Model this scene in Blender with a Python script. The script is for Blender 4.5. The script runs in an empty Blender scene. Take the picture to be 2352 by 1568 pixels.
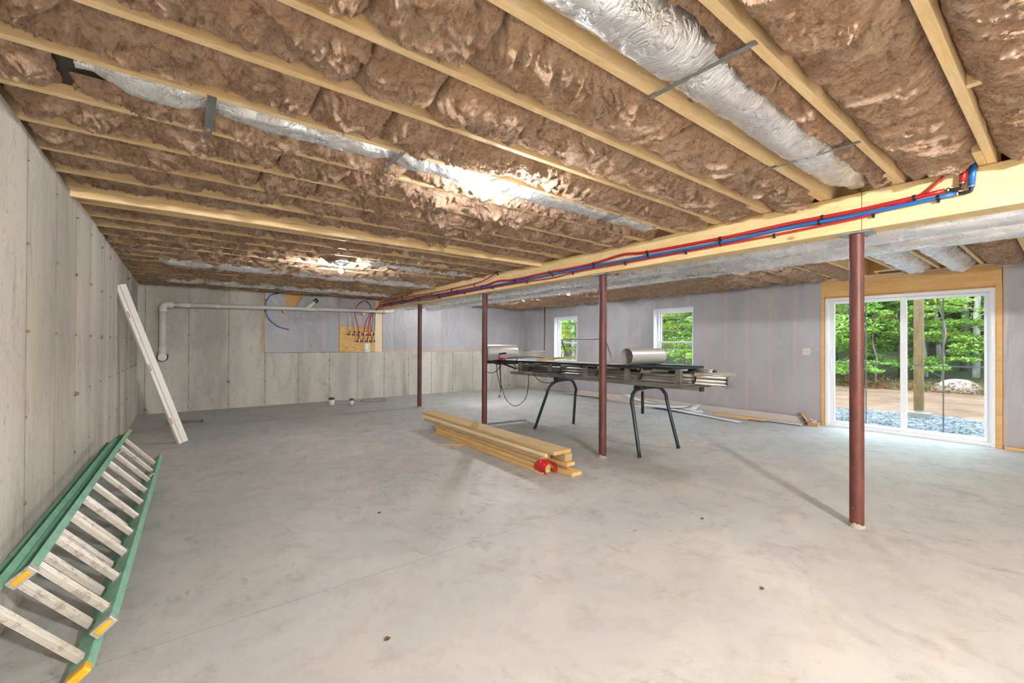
import bpy, bmesh, math, random
import numpy as np
from mathutils import Vector, Matrix

random.seed(7)
SC = bpy.context.scene
C = SC.collection
# ------------------------------------------------------------ camera, world, sun, exposure
cam_d = bpy.data.cameras.new('camera'); cam = bpy.data.objects.new('camera', cam_d); C.objects.link(cam)
cam_d.sensor_fit = 'HORIZONTAL'; cam_d.sensor_width = 36.0
cam_d.lens = 36.0 * 989.9 / 2352.0
cam_d.clip_start = 0.05; cam_d.clip_end = 300
yaw, pit, rol = 0.653784, 0.0058877, 0.0044615
fw = Vector((math.sin(yaw)*math.cos(pit), math.cos(yaw)*math.cos(pit), math.sin(pit)))
rt = Vector((math.cos(yaw), -math.sin(yaw), 0)); up = rt.cross(fw)
r2 = math.cos(rol)*rt + math.sin(rol)*up; u2 = -math.sin(rol)*rt + math.cos(rol)*up
M4 = Matrix.Identity(4)
for i in range(3):
    M4[i][0] = r2[i]; M4[i][1] = u2[i]; M4[i][2] = -fw[i]
M4[2][3] = 1.344
cam.matrix_world = M4
SC.camera = cam
W = bpy.data.worlds.new('world'); SC.world = W; W.use_nodes = True
bgn = W.node_tree.nodes['Background']
bgn.inputs[0].default_value = (0.72, 0.86, 1.0, 1); bgn.inputs[1].default_value = 3.4
sun_d = bpy.data.lights.new('sun', 'SUN'); sun_d.energy = 1.6; sun_d.angle = math.radians(3); sun_d.color = (1, .95, .86)
sun = bpy.data.objects.new('sun', sun_d); C.objects.link(sun)
sun.rotation_euler = Vector((-0.62, 0.25, 1.0)).to_track_quat('Z', 'Y').to_euler()
SC.view_settings.view_transform = 'Standard'; SC.view_settings.look = 'None'
SC.view_settings.exposure = 1.92; SC.view_settings.gamma = 1.0
SC.view_settings.use_curve_mapping = False
SC.cycles.use_denoising = True
SC.cycles.max_bounces = 7; SC.cycles.diffuse_bounces = 4; SC.cycles.adaptive_threshold = 0.02; SC.cycles.transparent_max_bounces = 12
SC.cycles.sample_clamp_indirect = 6.0
BULB_W = 26.0
for nm_, yc_, zc_, sy_, sz_ in (('portal_door',1.59,1.06,1.92,2.12),('portal_window',5.385,1.475,.97,1.35),('portal_window',8.725,1.46,.93,1.32)):
    pd = bpy.data.lights.new(nm_, 'AREA'); pd.shape = 'RECTANGLE'; pd.size = sz_; pd.size_y = sy_; pd.cycles.is_portal = True
    po = bpy.data.objects.new(nm_, pd); C.objects.link(po); po.location = (8.80,yc_,zc_); po.rotation_euler = (0,math.pi/2,0)
# ------------------------------------------------------------ mesh helpers
class MB:
    def __init__(s): s.v = []; s.f = []
    def add(s, vs, fs):
        o = len(s.v); s.v += [tuple(v) for v in vs]; s.f += [tuple(i+o for i in f) for f in fs]; return s
    def box(s, x0, x1, y0, y1, z0, z1):
        return s.add([(x0,y0,z0),(x1,y0,z0),(x1,y1,z0),(x0,y1,z0),(x0,y0,z1),(x1,y0,z1),(x1,y1,z1),(x0,y1,z1)],
                     [(0,3,2,1),(4,5,6,7),(0,1,5,4),(1,2,6,5),(2,3,7,6),(3,0,4,7)])
    def obox(s, c, a, b, d, ha, hb, hd):
        c = Vector(c); a = Vector(a).normalized(); b = Vector(b).normalized(); d = Vector(d).normalized()
        vs = [c + a*ha*i + b*hb*j + d*hd*k for k in (-1,1) for (i,j) in ((-1,-1),(1,-1),(1,1),(-1,1))]
        return s.add(vs, [(0,3,2,1),(4,5,6,7),(0,1,5,4),(1,2,6,5),(2,3,7,6),(3,0,4,7)])
    def tube(s, pts, r, n=10, caps=True):
        pts = [Vector(p) for p in pts]; m = len(pts)
        rs = r if isinstance(r, (list, tuple)) else [r]*m
        t0 = (pts[1]-pts[0]).normalized()
        a = t0.cross(Vector((0,0,1)))
        if a.length < .1: a = t0.cross(Vector((0,1,0)))
        a.normalize(); vs = []
        for i in range(m):
            t = (pts[min(i+1,m-1)] - pts[max(i-1,0)]).normalized()
            a = (a - t*a.dot(t)).normalized(); b = t.cross(a)
            for k in range(n):
                an = 2*math.pi*k/n
                vs.append(pts[i] + (a*math.cos(an) + b*math.sin(an))*rs[i])
        fs = [(i*n+k, i*n+(k+1)%n, (i+1)*n+(k+1)%n, (i+1)*n+k) for i in range(m-1) for k in range(n)]
        if caps: fs += [tuple(range(n-1,-1,-1)), tuple((m-1)*n+k for k in range(n))]
        return s.add(vs, fs)
    def prism(s, poly, z0, z1, M=None):
        n = len(poly); vs = [Vector((p[0],p[1],z0)) for p in poly]+[Vector((p[0],p[1],z1)) for p in poly]
        if M: vs = [M@v for v in vs]
        return s.add(vs, [tuple(range(n-1,-1,-1)), tuple(range(n,2*n))]+[(i,(i+1)%n,n+(i+1)%n,n+i) for i in range(n)])
    def build(s, name, m, parent=None, smooth=False, bevel=0, solid=0):
        me = bpy.data.meshes.new(name); me.from_pydata(s.v, [], s.f); me.update()
        return link(name, me, m, parent, smooth, bevel, solid)
def link(name, me, m, parent=None, smooth=False, bevel=0, solid=0):
    o = bpy.data.objects.new(name, me); C.objects.link(o)
    if m: me.materials.append(m)
    if parent: o.parent = parent
    if smooth:
        me.polygons.foreach_set('use_smooth', [True]*len(me.polygons))
    if bevel:
        b = o.modifiers.new('bevel','BEVEL'); b.width = bevel; b.segments = 2; b.limit_method = 'ANGLE'
    if solid:
        b = o.modifiers.new('solid','SOLIDIFY'); b.thickness = solid; b.offset = 0
    return o
def bx(*a): return MB().box(*a)
def tag(o, label, cat, group=None, kind=None):
    o['label'] = label; o['category'] = cat
    if group: o['group'] = group
    if kind: o['kind'] = kind
    return o
def struct(o, label=None):
    o['kind'] = 'structure'
    if label: o['label'] = label
    return o
def thing(name, label, cat, loc=(0,0,0), rz=0, group=None):
    o = bpy.data.objects.new(name, None); C.objects.link(o); o.location = loc; o.rotation_euler = (0,0,rz)
    o.empty_display_size = .1
    return tag(o, label, cat, group)
def dup(root, loc=None, rz=None, label=None, group=None):
    r = root.copy(); C.objects.link(r)
    if loc: r.location = loc
    if rz is not None: r.rotation_euler = (0,0,rz)
    if label: r['label'] = label
    if group: r['group'] = group
    for ch in list(root.children):
        c = ch.copy(); C.objects.link(c); c.parent = r
        for g in ch.children:
            d = g.copy(); C.objects.link(d); d.parent = c
    return r
def smoothp(pts, k=6):
    pts = [Vector(p) for p in pts]; P = [2*pts[0]-pts[1]] + pts + [2*pts[-1]-pts[-2]]; out = []
    for i in range(1, len(P)-2):
        for j in range(k):
            t = j/k
            out.append(.5*((2*P[i]) + (P[i+1]-P[i-1])*t + (2*P[i-1]-5*P[i]+4*P[i+1]-P[i+2])*t*t + (3*P[i]-P[i-1]-3*P[i+1]+P[i+2])*t**3))
    out.append(pts[-1]); return out
def pn(x, y, seed=0):
    x = np.asarray(x, float); y = np.asarray(y, float)
    xi = np.floor(x).astype(np.int64); yi = np.floor(y).astype(np.int64); xf = x-xi; yf = y-yi
    def g(i, j, dx, dy):
        h = (i*374761393 + j*668265263 + seed*974634777) & 0xffffffff
        h = ((h ^ (h >> 13))*1274126177) & 0xffffffff; h = h ^ (h >> 16)
        a = (h & 0xffff)/65535.0*2*np.pi
        return np.cos(a)*dx + np.sin(a)*dy
    u = xf*xf*xf*(xf*(xf*6-15)+10); v = yf*yf*yf*(yf*(yf*6-15)+10)
    a = g(xi,yi,xf,yf)*(1-u)+g(xi+1,yi,xf-1,yf)*u; b = g(xi,yi+1,xf,yf-1)*(1-u)+g(xi+1,yi+1,xf-1,yf-1)*u
    return (a*(1-v)+b*v)*1.5
def grid_mesh(name, X, Y, Z, m, parent=None, smooth=True, flip=False, mask=None):
    ny, nx = X.shape
    co = np.stack([X,Y,Z], -1).reshape(-1,3).astype(np.float32)
    idx = np.arange(ny*nx).reshape(ny,nx)
    q = np.stack([idx[:-1,:-1], idx[:-1,1:], idx[1:,1:], idx[1:,:-1]], -1)
    if mask is not None: q = q[mask]
    q = q.reshape(-1,4)
    if flip: q = q[:, ::-1]
    me = bpy.data.meshes.new(name)
    me.vertices.add(len(co)); me.vertices.foreach_set('co', co.ravel())
    me.loops.add(q.size); me.loops.foreach_set('vertex_index', q.ravel().astype(np.int32))
    me.polygons.add(len(q)); me.polygons.foreach_set('loop_start', (np.arange(len(q))*4).astype(np.int32))
    me.polygons.foreach_set('loop_total', np.full(len(q),4,np.int32))
    me.update(calc_edges=True); me.validate()
    return link(name, me, m, parent, smooth)
# ------------------------------------------------------------ material helpers
def rgb(h):
    c = [int(h[i:i+2],16)/255 for i in (0,2,4)]
    return tuple(x/12.92 if x < .04045 else ((x+.055)/1.055)**2.4 for x in c)+(1,)
class MT:
    def __init__(s, name, base=(.5,.5,.5,1), rough=.6, metal=0, spec=.5):
        s.m = bpy.data.materials.new(name); s.m.use_nodes = True; s.t = s.m.node_tree
        s.p = s.t.nodes['Principled BSDF']
        if isinstance(base, str): base = rgb(base)
        s.p.inputs['Base Color'].default_value = base; s.p.inputs['Roughness'].default_value = rough
        s.p.inputs['Metallic'].default_value = metal; s.p.inputs['Specular IOR Level'].default_value = spec
        s.tc = None
    def n(s, ty, **k):
        nd = s.t.nodes.new(ty)
        for a, b in k.items(): setattr(nd, a, b)
        return nd
    def l(s, a, b): s.t.links.new(a, b)
    def co(s, scale=(1,1,1), loc=(0,0,0), rnd=False, rot=(0,0,0)):
        if not s.tc: s.tc = s.n('ShaderNodeTexCoord')
        mp = s.n('ShaderNodeMapping'); mp.inputs['Scale'].default_value = scale; mp.inputs['Location'].default_value = loc
        mp.inputs['Rotation'].default_value = rot
        s.l(s.tc.outputs['Object'], mp.inputs[0])
        if rnd:
            oi = s.n('ShaderNodeObjectInfo'); mu = s.n('ShaderNodeMath', operation='MULTIPLY'); mu.inputs[1].default_value = 37
            s.l(oi.outputs['Random'], mu.inputs[0]); s.l(mu.outputs[0], mp.inputs['Location'])
        return mp.outputs[0]
    def noise(s, sc, scale=(1,1,1), det=4, ro=.55, dist=0, rnd=False, rot=(0,0,0)):
        nd = s.n('ShaderNodeTexNoise'); nd.inputs['Scale'].default_value = sc; nd.inputs['Detail'].default_value = det
        nd.inputs['Roughness'].default_value = ro; nd.inputs['Distortion'].default_value = dist
        s.l(s.co(scale, rnd=rnd, rot=rot), nd.inputs['Vector']); return nd.outputs[0]
    def ramp(s, fac, stops, interp='LINEAR'):
        r = s.n('ShaderNodeValToRGB'); r.color_ramp.interpolation = interp
        el = r.color_ramp.elements
        while len(el) < len(stops): el.new(.5)
        for e, (p, c) in zip(el, stops):
            e.position = p; e.color = rgb(c) if isinstance(c, str) else (c if isinstance(c, tuple) else (c,c,c,1))
        s.l(fac, r.inputs[0]); return r.outputs[0]
    def mix(s, fac, a, b, mode='MIX'):
        mx = s.n('ShaderNodeMix', data_type='RGBA', blend_type=mode)
        for inp, v in ((mx.inputs[0], fac), (mx.inputs[6], a), (mx.inputs[7], b)):
            if isinstance(v, str): inp.default_value = rgb(v)
            elif isinstance(v, (int,float)): inp.default_value = v if inp == mx.inputs[0] else (v,v,v,1)
            elif isinstance(v, tuple): inp.default_value = v
            else: s.l(v, inp)
        return mx.outputs[2]
    def math(s, op, a, b=None, c=None):
        nd = s.n('ShaderNodeMath', operation=op)
        for i, v in enumerate((a,b,c)):
            if v is None: continue
            if isinstance(v,(int,float)): nd.inputs[i].default_value = v
            else: s.l(v, nd.inputs[i])
        return nd.outputs[0]
    def col(s, o): s.l(o, s.p.inputs['Base Color']); return s
    def rough(s, o): s.l(o, s.p.inputs['Roughness']); return s
    def bump(s, h, st=.3, dist=.01, nrm=None):
        b = s.n('ShaderNodeBump'); b.inputs['Strength'].default_value = st; b.inputs['Distance'].default_value = dist
        s.l(h, b.inputs['Height'])
        if nrm: s.l(nrm, b.inputs['Normal'])
        s.l(b.outputs[0], s.p.inputs['Normal']); return b.outputs[0]
    def xyz(s):
        if not s.tc: s.tc = s.n('ShaderNodeTexCoord')
        x = s.n('ShaderNodeSeparateXYZ'); s.l(s.tc.outputs['Object'], x.inputs[0]); return x.outputs
def simple(name, base, rough=.5, metal=0, bump=0, var=0):
    t = MT(name, base, rough, metal)
    if var:
        c = rgb(base) if isinstance(base,str) else base
        d = tuple(x*(1-var) for x in c[:3])+(1,)
        t.col(t.mix(t.ramp(t.noise(14), [(.35,0.),(.7,1.)]), c, d))
    if bump: t.bump(t.noise(60), bump, .003)
    return t.m
def concrete_wall(name, axis, off, pitch=.66, base='C3C0B8', dark='A5A39A', warm='C9BFA6'):
    t = MT(name, base, .85, 0, .25)
    sc = (1,1,.18)
    n1 = t.noise(1.6, sc, 5, .6); n2 = t.noise(5, sc, 5, .65); n3 = t.noise(26, (1,1,.8), 4, .7)
    c = t.mix(t.ramp(n1, [(.40,0.),(.60,1.)]), base, dark)
    c = t.mix(t.ramp(n2, [(.5,0.),(.68,.6)]), c, warm)
    c = t.mix(t.ramp(t.noise(3.2, (1,1,.35), 7, .75, 1.5), [(.52,0.),(.66,.45)]), c, '8B897F')
    c = t.mix(t.ramp(n3, [(.58,0.),(.68,.5)]), c, '85827A')
    v = t.n('ShaderNodeTexVoronoi'); v.inputs['Scale'].default_value = 34; t.l(t.co((1,1,.55), rot=(0.5,.3,0)), v.inputs['Vector'])
    spots = t.math('MULTIPLY', t.ramp(v.outputs['Distance'], [(.10,1.),(.2,0.)]), t.ramp(t.noise(2.3), [(.5,0.),(.62,1.)]))
    c = t.mix(t.math('MULTIPLY', spots, .5), c, '77746B')
    u = t.xyz()[axis]
    fr = t.math('FRACT', t.math('DIVIDE', t.math('SUBTRACT', u, off - pitch*50), pitch))
    dd = t.math('MULTIPLY', t.math('MINIMUM', fr, t.math('SUBTRACT', 1.0, fr)), pitch)
    wob = t.math('MULTIPLY', t.ramp(t.noise(7, (1,1,1)), [(.3,.3),(.7,1.)]), .0075)
    line = t.math('LESS_THAN', dd, wob)
    c = t.mix(t.math('MULTIPLY', line, .9), c, '5E4A3E')
    halo = t.ramp(dd, [(0.0,.4),(.05,0.)])
    c = t.mix(halo, c, 'B3AC9E')
    half = t.math('ABSOLUTE', t.math('SUBTRACT', fr, .5))
    c = t.mix(t.math('MULTIPLY', t.math('LESS_THAN', half, .004), .22), c, '8D8A80')
    t.col(c)
    h = t.math('SUBTRACT', t.math('ADD', t.math('MULTIPLY', n3, .4), t.math('MULTIPLY', n2, .6)), t.math('ADD', t.math('MULTIPLY', spots, .8), t.math('MULTIPLY', line, -.8)))
    t.bump(h, .35, .008)
    return t.m
def wood(name, a, b, gs=(1.2,14,14), rough=.65, knots=True):
    t = MT(name, a, rough, 0, .25)
    g = t.noise(3.2, gs, 5, .6, .6, rnd=True)
    c = t.mix(t.ramp(g, [(.3,0.),(.7,1.)]), a, b)
    w = t.noise(12, gs, 3, .7, 0, rnd=True)
    c = t.mix(t.ramp(w, [(.5,0.),(.75,.3)]), c, 'A87C3C')
    if knots:
        v = t.n('ShaderNodeTexVoronoi'); v.inputs['Scale'].default_value = 1.6
        t.l(t.co(tuple(x**.45 for x in gs), rnd=True), v.inputs['Vector'])
        c = t.mix(t.ramp(v.outputs['Distance'], [(.03,.7),(.055,0.)]), c, '8A5A2E')
    t.col(c); t.bump(g, .12, .003); return t.m
def foil(name, stretch=(6,1,1), tint='EEF0F2', st=.55):
    t = MT(name, tint, .25, .8)
    n1 = t.noise(5, stretch, 4, .6, 1.0, rnd=True); n2 = t.noise(16, stretch, 4, .65, .8, rnd=True); n3 = t.noise(5, (1,1,1), 4, .6, 2.5, rnd=True)
    cr = t.math('ABSOLUTE', t.math('SUBTRACT', n3, .5))
    h = t.math('ADD', t.math('ADD', n1, t.math('MULTIPLY', n2, .5)), t.math('MULTIPLY', t.ramp(cr, [(0.,0.),(.06,1.)]), .35 if st > .4 else .12))
    t.bump(h, st, .018); t.rough(t.ramp(n3, [(.3,.20),(.7,.36)])); return t.m
def insul():
    t = MT('fibreglass', 'A07C5C', .95, 0, .06)
    a = t.noise(4, (1,1,1), 5, .65, 2.2); b = t.noise(15, (.8,1,1), 6, .72, 3.2); f = t.noise(60, (1.2,.3,1), 4, .7, 2.5); g = t.noise(9, (1.5,.5,1), 5, .7, 3.0)
    c = t.mix(t.ramp(a, [(.3,0.),(.7,1.)]), 'F0D3B6', 'D2A584')
    c = t.mix(t.ramp(g, [(.50,0.),(.66,.75)]), c, 'A67658')
    c = t.mix(t.ramp(b, [(.50,0.),(.70,.65)]), c, '8C5F46')  # dark crevice shade put into the colour, over the varied brown fibre
    c = t.mix(t.ramp(b, [(.26,.7),(.44,0.)]), c, 'F6E8DA')  # tan highlights put into the colour too
    c = t.mix(t.ramp(f, [(.54,0.),(.70,.45)]), c, 'F4E4D0')
    t.col(c)
    k = t.noise(130, (1.1,.5,1), 3, .7, 2.0)
    h = t.math('ADD', t.math('ADD', b, t.math('MULTIPLY', g, 1.1)), t.math('ADD', t.math('MULTIPLY', f, .7), t.math('MULTIPLY', k, .3)))
    t.bump(h, .85, .03); return t.m
def plastic(name, axis, off, pitch=.406):
    t = MT(name, 'C8C6CC', .42, 0, .5)
    u = t.xyz()[axis]
    wn = t.noise(1.1, (1,1,.5), 3)
    fr = t.math('FRACT', t.math('ADD', t.math('DIVIDE', t.math('SUBTRACT', u, off-pitch*50), pitch), t.math('MULTIPLY', wn, .02)))
    dd = t.math('MULTIPLY', t.math('MINIMUM', fr, t.math('SUBTRACT', 1.0, fr)), pitch)
    stud = t.ramp(dd, [(0.0,1.),(.021,.85),(.03,0.)])
    c = t.mix(t.ramp(t.noise(1.3, (1,1,.6), 4), [(.35,0.),(.7,1.)]), 'AEADB1', '9B9A9F')
    c = t.mix(t.math('MULTIPLY', stud, t.ramp(t.noise(3,(1,1,.4)), [(.35,.3),(.6,.9)])), c, 'B8A8A2')
    z = t.xyz()[2]
    t.col(c)
    n1 = t.noise(1.8, (1,1,.3), 3, .5, 1.2); n2 = t.noise(5, (1,1,.35), 2, .5, 1.5)
    fz = t.math('FRACT', t.math('DIVIDE', z, .61)); cr = t.math('LESS_THAN', t.math('ABSOLUTE', t.math('SUBTRACT', fz, .5)), .006)
    h = t.math('ADD', t.math('ADD', n1, t.math('MULTIPLY', n2, .22)), t.math('MULTIPLY', cr, .06))
    t.bump(h, .8, .06); return t.m
def glass():
    t = MT('window_glass'); nt = t.t; out = [n for n in nt.nodes if n.type == 'OUTPUT_MATERIAL'][0]
    tr = t.n('ShaderNodeBsdfTransparent'); gl = t.n('ShaderNodeBsdfGlossy'); gl.inputs['Roughness'].default_value = .02
    tr.inputs[0].default_value = (.93,.97,.96,1)
    f = t.n('ShaderNodeLayerWeight'); f.inputs['Blend'].default_value = .5
    m = t.n('ShaderNodeMixShader'); t.l(t.math('MULTIPLY_ADD', t.math('POWER', f.outputs['Facing'], 5), .5, .025), m.inputs[0]); t.l(tr.outputs[0], m.inputs[1]); t.l(gl.outputs[0], m.inputs[2])
    t.l(m.outputs[0], out.inputs[0]); return t.m

m_lwall = concrete_wall('concrete_left', 1, 3.35, .66, 'D0CBC0', 'B2ADA3', 'D4C7AB')
m_bwall = concrete_wall('concrete_back', 0, .765, .655, 'C9C6BC', 'ADAAA2', 'CDC6B4')
m_ins = insul()
m_joist = wood('joist_pine', 'F0D9AE', 'E4C28A')
m_lum = wood('lumber_pine', 'E2BF86', 'CDA466', (14,1.2,14))
m_lum_pale = wood('lumber_pale', 'EDDDC0', 'E0C8A0', (14,1.2,14))
m_lum_dark = wood('lumber_treated', 'CBB081', 'B3965F', (14,1.2,14))
m_lum_grey = wood('lumber_weathered', 'C0A67C', 'A98F66', (14,1.2,14))
m_beam = wood('beam_lvl', 'ECD6A6', 'E2C488', (10,.7,5), .6)
m_hdr = wood('header_pine', 'DDB57C', 'CC9E62', (10,1.0,7), .6)
m_foil = foil('duct_foil'); m_foil_y = foil('duct_foil_lengthwise', (1.6,.45,1.6), 'EEF0F4', .2)
m_plr = plastic('poly_sheet_side', 1, .56); m_plb = plastic('poly_sheet_back', 0, 1.40)
m_white = simple('white_vinyl', 'E9EAEC', .35); m_trim = simple('primed_white', 'E6E2DA', .5, var=.03)
m_glass = glass(); m_grille = simple('grille_grey', '6E7478', .4)
m_pvc = simple('pvc', 'DEDBD2', .35); m_blackr = simple('black_rubber', '1B1B1C', .5)
m_steel = simple('stainless', 'B8B8B8', .3, 1); m_galv = simple('galvanised', 'AEB2B3', .42, .9, .1, .15)
m_red = simple('pex_red', 'B01E24', .35); m_blue = simple('pex_blue', '1F63AE', .35); m_clear = simple('pex_clear', 'D8C3B4', .35)
m_green = simple('fibreglass_green', '7DB59B', .5, var=.3, bump=.2); m_alu = None
m_yel = simple('yellow_foot', 'E0A81C', .45, var=.25); m_blk = simple('black_paint', '15181B', .4, var=.2)
m_dk = simple('dark_steel', '2A3238', .42, .2, var=.2)
m_osb = None; m_copper = simple('copper', 'A0705A', .35, .9); m_card = simple('cardboard', 'B98D5E', .8, var=.1)
m_brown = simple('hinge_wood', 'C09058', .7); m_coil = MT('trim_coil', 'B9B7B2', .38, .35).m
m_paper = simple('white_coil', 'E4E6EA', .35); m_siding = simple('siding_trim', 'CFC6BE', .5, var=.06)
m_redfilm = MT('red_wrap', 'C8201C', .2); m_redfilm.bump(m_redfilm.noise(25,det=3,dist=2), .8, .01); m_redfilm = m_redfilm.m
t = MT('ladder_aluminium', 'B5B0A8', .42, .6)
nn = t.noise(22, (1,1,1), 4, .7); t.col(t.mix(t.ramp(nn, [(.54,0.),(.64,.55)]), 'BDB8AF', '7D6C60')); m_alu = t.m
t = MT('brake_aluminium', '9C9890', .35, .75); t.col(t.mix(t.ramp(t.noise(6,(3,.5,3)), [(.35,0.),(.7,1.)]), 'A5A199', '7E7A73')); m_balu = t.m
t = MT('column_primer', '5C302A', .5, .1)
t.col(t.mix(t.ramp(t.noise(9,(1,1,.5),5,.7), [(.4,0.),(.72,1.)]), '64352E', '402420')); t.col(t.mix(t.ramp(t.noise(60,det=2), [(.68,0.),(.74,.6)]), t.p.inputs['Base Color'].links[0].from_socket, '9A8A80'))
t.bump(t.noise(40), .15, .003); m_col = t.m
t = MT('osb', 'C99E5E', .75)
v = t.n('ShaderNodeTexVoronoi'); v.inputs['Scale'].default_value = 34; t.l(t.co((.6,1,2.0), rot=(0,.6,0)), v.inputs['Vector'])
sp = t.n('ShaderNodeSeparateColor'); t.l(v.outputs['Color'], sp.inputs[0])
t.col(t.mix(sp.outputs[0], 'DDB878', 'BF9150')); m_osb = t.m
t = MT('floor_concrete', 'B5B2AD', .45, 0, .45)
n0 = t.noise(.35, det=3); n1 = t.noise(1.1, (1,1.0,1), 6, .62, .8); n2 = t.noise(4.5, (1,1,1), 6, .68, .4); n3 = t.noise(30, det=5, ro=.7); n4 = t.noise(2.2, (1,1,1), 7, .75, .8)
c = t.mix(t.ramp(n1, [(.33,0.),(.66,1.)]), 'B4B1AB', '9FA0A0')
c = t.mix(t.ramp(n0, [(.4,0.),(.6,.5)]), c, 'ABADAF')
c = t.mix(t.ramp(n2, [(.5,0.),(.72,.5)]), c, '979085')
c = t.mix(t.ramp(n4, [(.56,0.),(.68,.5)]), c, '83817D')
c = t.mix(t.ramp(n4, [(.25,.35),(.4,0.)]), c, 'C2B8A8')
n5 = t.noise(9, (1,.6,1), 6, .8, 1.0); n6 = t.noise(.8, (1,1,1), 4, .6, 1.0)
c = t.mix(t.math('MULTIPLY', t.ramp(n5, [(.54,0.),(.64,.8)]), t.ramp(n6, [(.45,.1),(.6,.8)])), c, '75726D')
c = t.mix(t.math('MULTIPLY', t.ramp(n5, [(.3,.7),(.42,0.)]), t.ramp(n6, [(.35,.8),(.5,.1)])), c, 'C4A98A')
c = t.mix(t.ramp(n3, [(.62,0.),(.75,.3)]), c, '8B857B')
vs = t.n('ShaderNodeTexVoronoi'); vs.inputs['Scale'].default_value = 7; t.l(t.co(), vs.inputs['Vector'])
c = t.mix(t.ramp(vs.outputs['Distance'], [(.012,.7),(.02,0.)]), c, '7A6650')
X = t.xyz()
l1 = t.math('LESS_THAN', t.math('ABSOLUTE', t.math('SUBTRACT', X[0], 3.95)), .0025)
l2 = t.math('LESS_THAN', t.math('ABSOLUTE', t.math('SUBTRACT', X[1], 2.482)), .0022)
l3 = t.math('LESS_THAN', t.math('ABSOLUTE', t.math('SUBTRACT', X[1], 7.0)), .0025)
c = t.mix(t.math('MULTIPLY', t.math('MAXIMUM', t.math('MAXIMUM', l1, l2), l3), .6), c, '6C6862')
t.col(c); t.rough(t.ramp(n2, [(.3,.42),(.7,.68)]))
t.bump(t.math('ADD', t.math('MULTIPLY', n3, .25), n2), .14, .01); m_floor = t.m
t = MT('dirt', 'CDB39D', .95, 0, .1)
c = t.mix(t.ramp(t.noise(.9, (1,1,1), 5, .65), [(.35,0.),(.65,1.)]), '6B5547', '523F32')
c = t.mix(t.ramp(t.noise(5, det=4), [(.55,0.),(.7,.6)]), c, '503F32')
vv = t.n('ShaderNodeTexVoronoi'); vv.inputs['Scale'].default_value = 2.2; t.l(t.co(), vv.inputs['Vector'])
c = t.mix(t.ramp(vv.outputs['Distance'], [(.05,.9),(.08,0.)]), c, '6E3420'); t.col(c); t.bump(t.noise(8), .6, .05); m_dirt = t.m
t = MT('gravel', '9AA0A8', .9, 0, .2)
vv = t.n('ShaderNodeTexVoronoi'); vv.inputs['Scale'].default_value = 22; t.l(t.co(), vv.inputs['Vector'])
sp = t.n('ShaderNodeSeparateColor'); t.l(vv.outputs['Color'], sp.inputs[0])
t.col(t.mix(sp.outputs[0], '6C7076', '32363C')); t.bump(vv.outputs['Distance'], 1, .03); m_gravel = t.m
t = MT('forest_floor', '5B6B33', .95); t.col(t.mix(t.noise(3,det=5), '46512A','30301B')); m_forest = t.m
def bark(name, a, b):
    t = MT(name, a, .9); t.col(t.mix(t.ramp(t.noise(6,(1,1,.3),5,.7), [(.4,0.),(.65,1.)]), a, b)); t.bump(t.noise(12,(1,1,.2)), .6, .03); return t.m
m_bark = bark('bark_brown', '62574D','40372F'); m_birch = bark('bark_pale', 'A39C92','787067')
def leafm(name, a, b):
    t = MT(name, a, .6, 0, .3); out = [n for n in t.t.nodes if n.type == 'OUTPUT_MATERIAL'][0]
    c = t.mix(t.ramp(t.noise(1.6, rnd=True), [(.35,0.),(.65,1.)]), a, b); t.col(c)
    tl = t.n('ShaderNodeBsdfTranslucent'); t.l(c, tl.inputs[0]); m = t.n('ShaderNodeMixShader'); m.inputs[0].default_value = .4
    t.l(t.p.outputs[0], m.inputs[1]); t.l(tl.outputs[0], m.inputs[2]); t.l(m.outputs[0], out.inputs[0]); return t.m
m_leaf = leafm('leaves_green', '8DA84A','5F8636'); m_leaf2 = leafm('leaves_yellow', 'B3B84C','87993E'); m_leaf3 = leafm('leaves_deep', '4A7629','355E20')
m_leafr = leafm('leaves_rust', '7E4428','5C4A26')

# ------------------------------------------------------------ setting
XL, XR, YB, YF, ZC = -0.65, 8.56, 10.55, -3.4, 2.45
# floor with a broken-out pit
HX0, HX1, HY0, HY1 = -.20, .30, 8.95, 9.33
b = MB()
def fl(x0,x1,y0,y1): b.add([(x0,y0,0),(x1,y0,0),(x1,y1,0),(x0,y1,0)], [(0,1,2,3)])
fl(-1.0,8.78,YF-.2,HY0); fl(-1.0,HX0,HY0,HY1); fl(HX1,8.78,HY0,HY1); fl(-1.0,8.78,HY1,11.0)
rim = []
for i in range(40):
    a = i/40*4; k = int(a); f_ = a-k
    P = [(HX0,HY0),(HX1,HY0),(HX1,HY1),(HX0,HY1)][k]; Q = [(HX1,HY0),(HX1,HY1),(HX0,HY1),(HX0,HY0)][k]
    rim.append((P[0]+(Q[0]-P[0])*f_, P[1]+(Q[1]-P[1])*f_))
n_ = len(rim); cx_, cy_ = (HX0+HX1)/2, (HY0+HY1)/2
lo = [(x+(cx_-x)*random.uniform(.05,.3), y+(cy_-y)*random.uniform(.05,.3), -.20+random.uniform(-.03,.03)) for x,y in rim]
b.add([(x,y,0) for x,y in rim]+lo+[(cx_,cy_,-.13)], [(i,n_+i,n_+(i+1)%n_,(i+1)%n_) for i in range(n_)]+[(n_+i,2*n_,n_+(i+1)%n_) for i in range(n_)])
pitf = len(b.f); b.box(-1.0,8.78,YF-.2,11.0,-.40,-.36)
fo = b.build('floor', m_floor); fo.data.materials.append(simple('broken_concrete','8A8276',.95,bump=.8,var=.5))
for p_ in fo.data.polygons:
    if p_.center.z < -.01 and p_.center.z > -.3: p_.material_index = 1
struct(fo)
struct(bx(-1.1,8.9,YF-.2,11.0,2.74,2.80).build('ceiling', m_osb))
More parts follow.
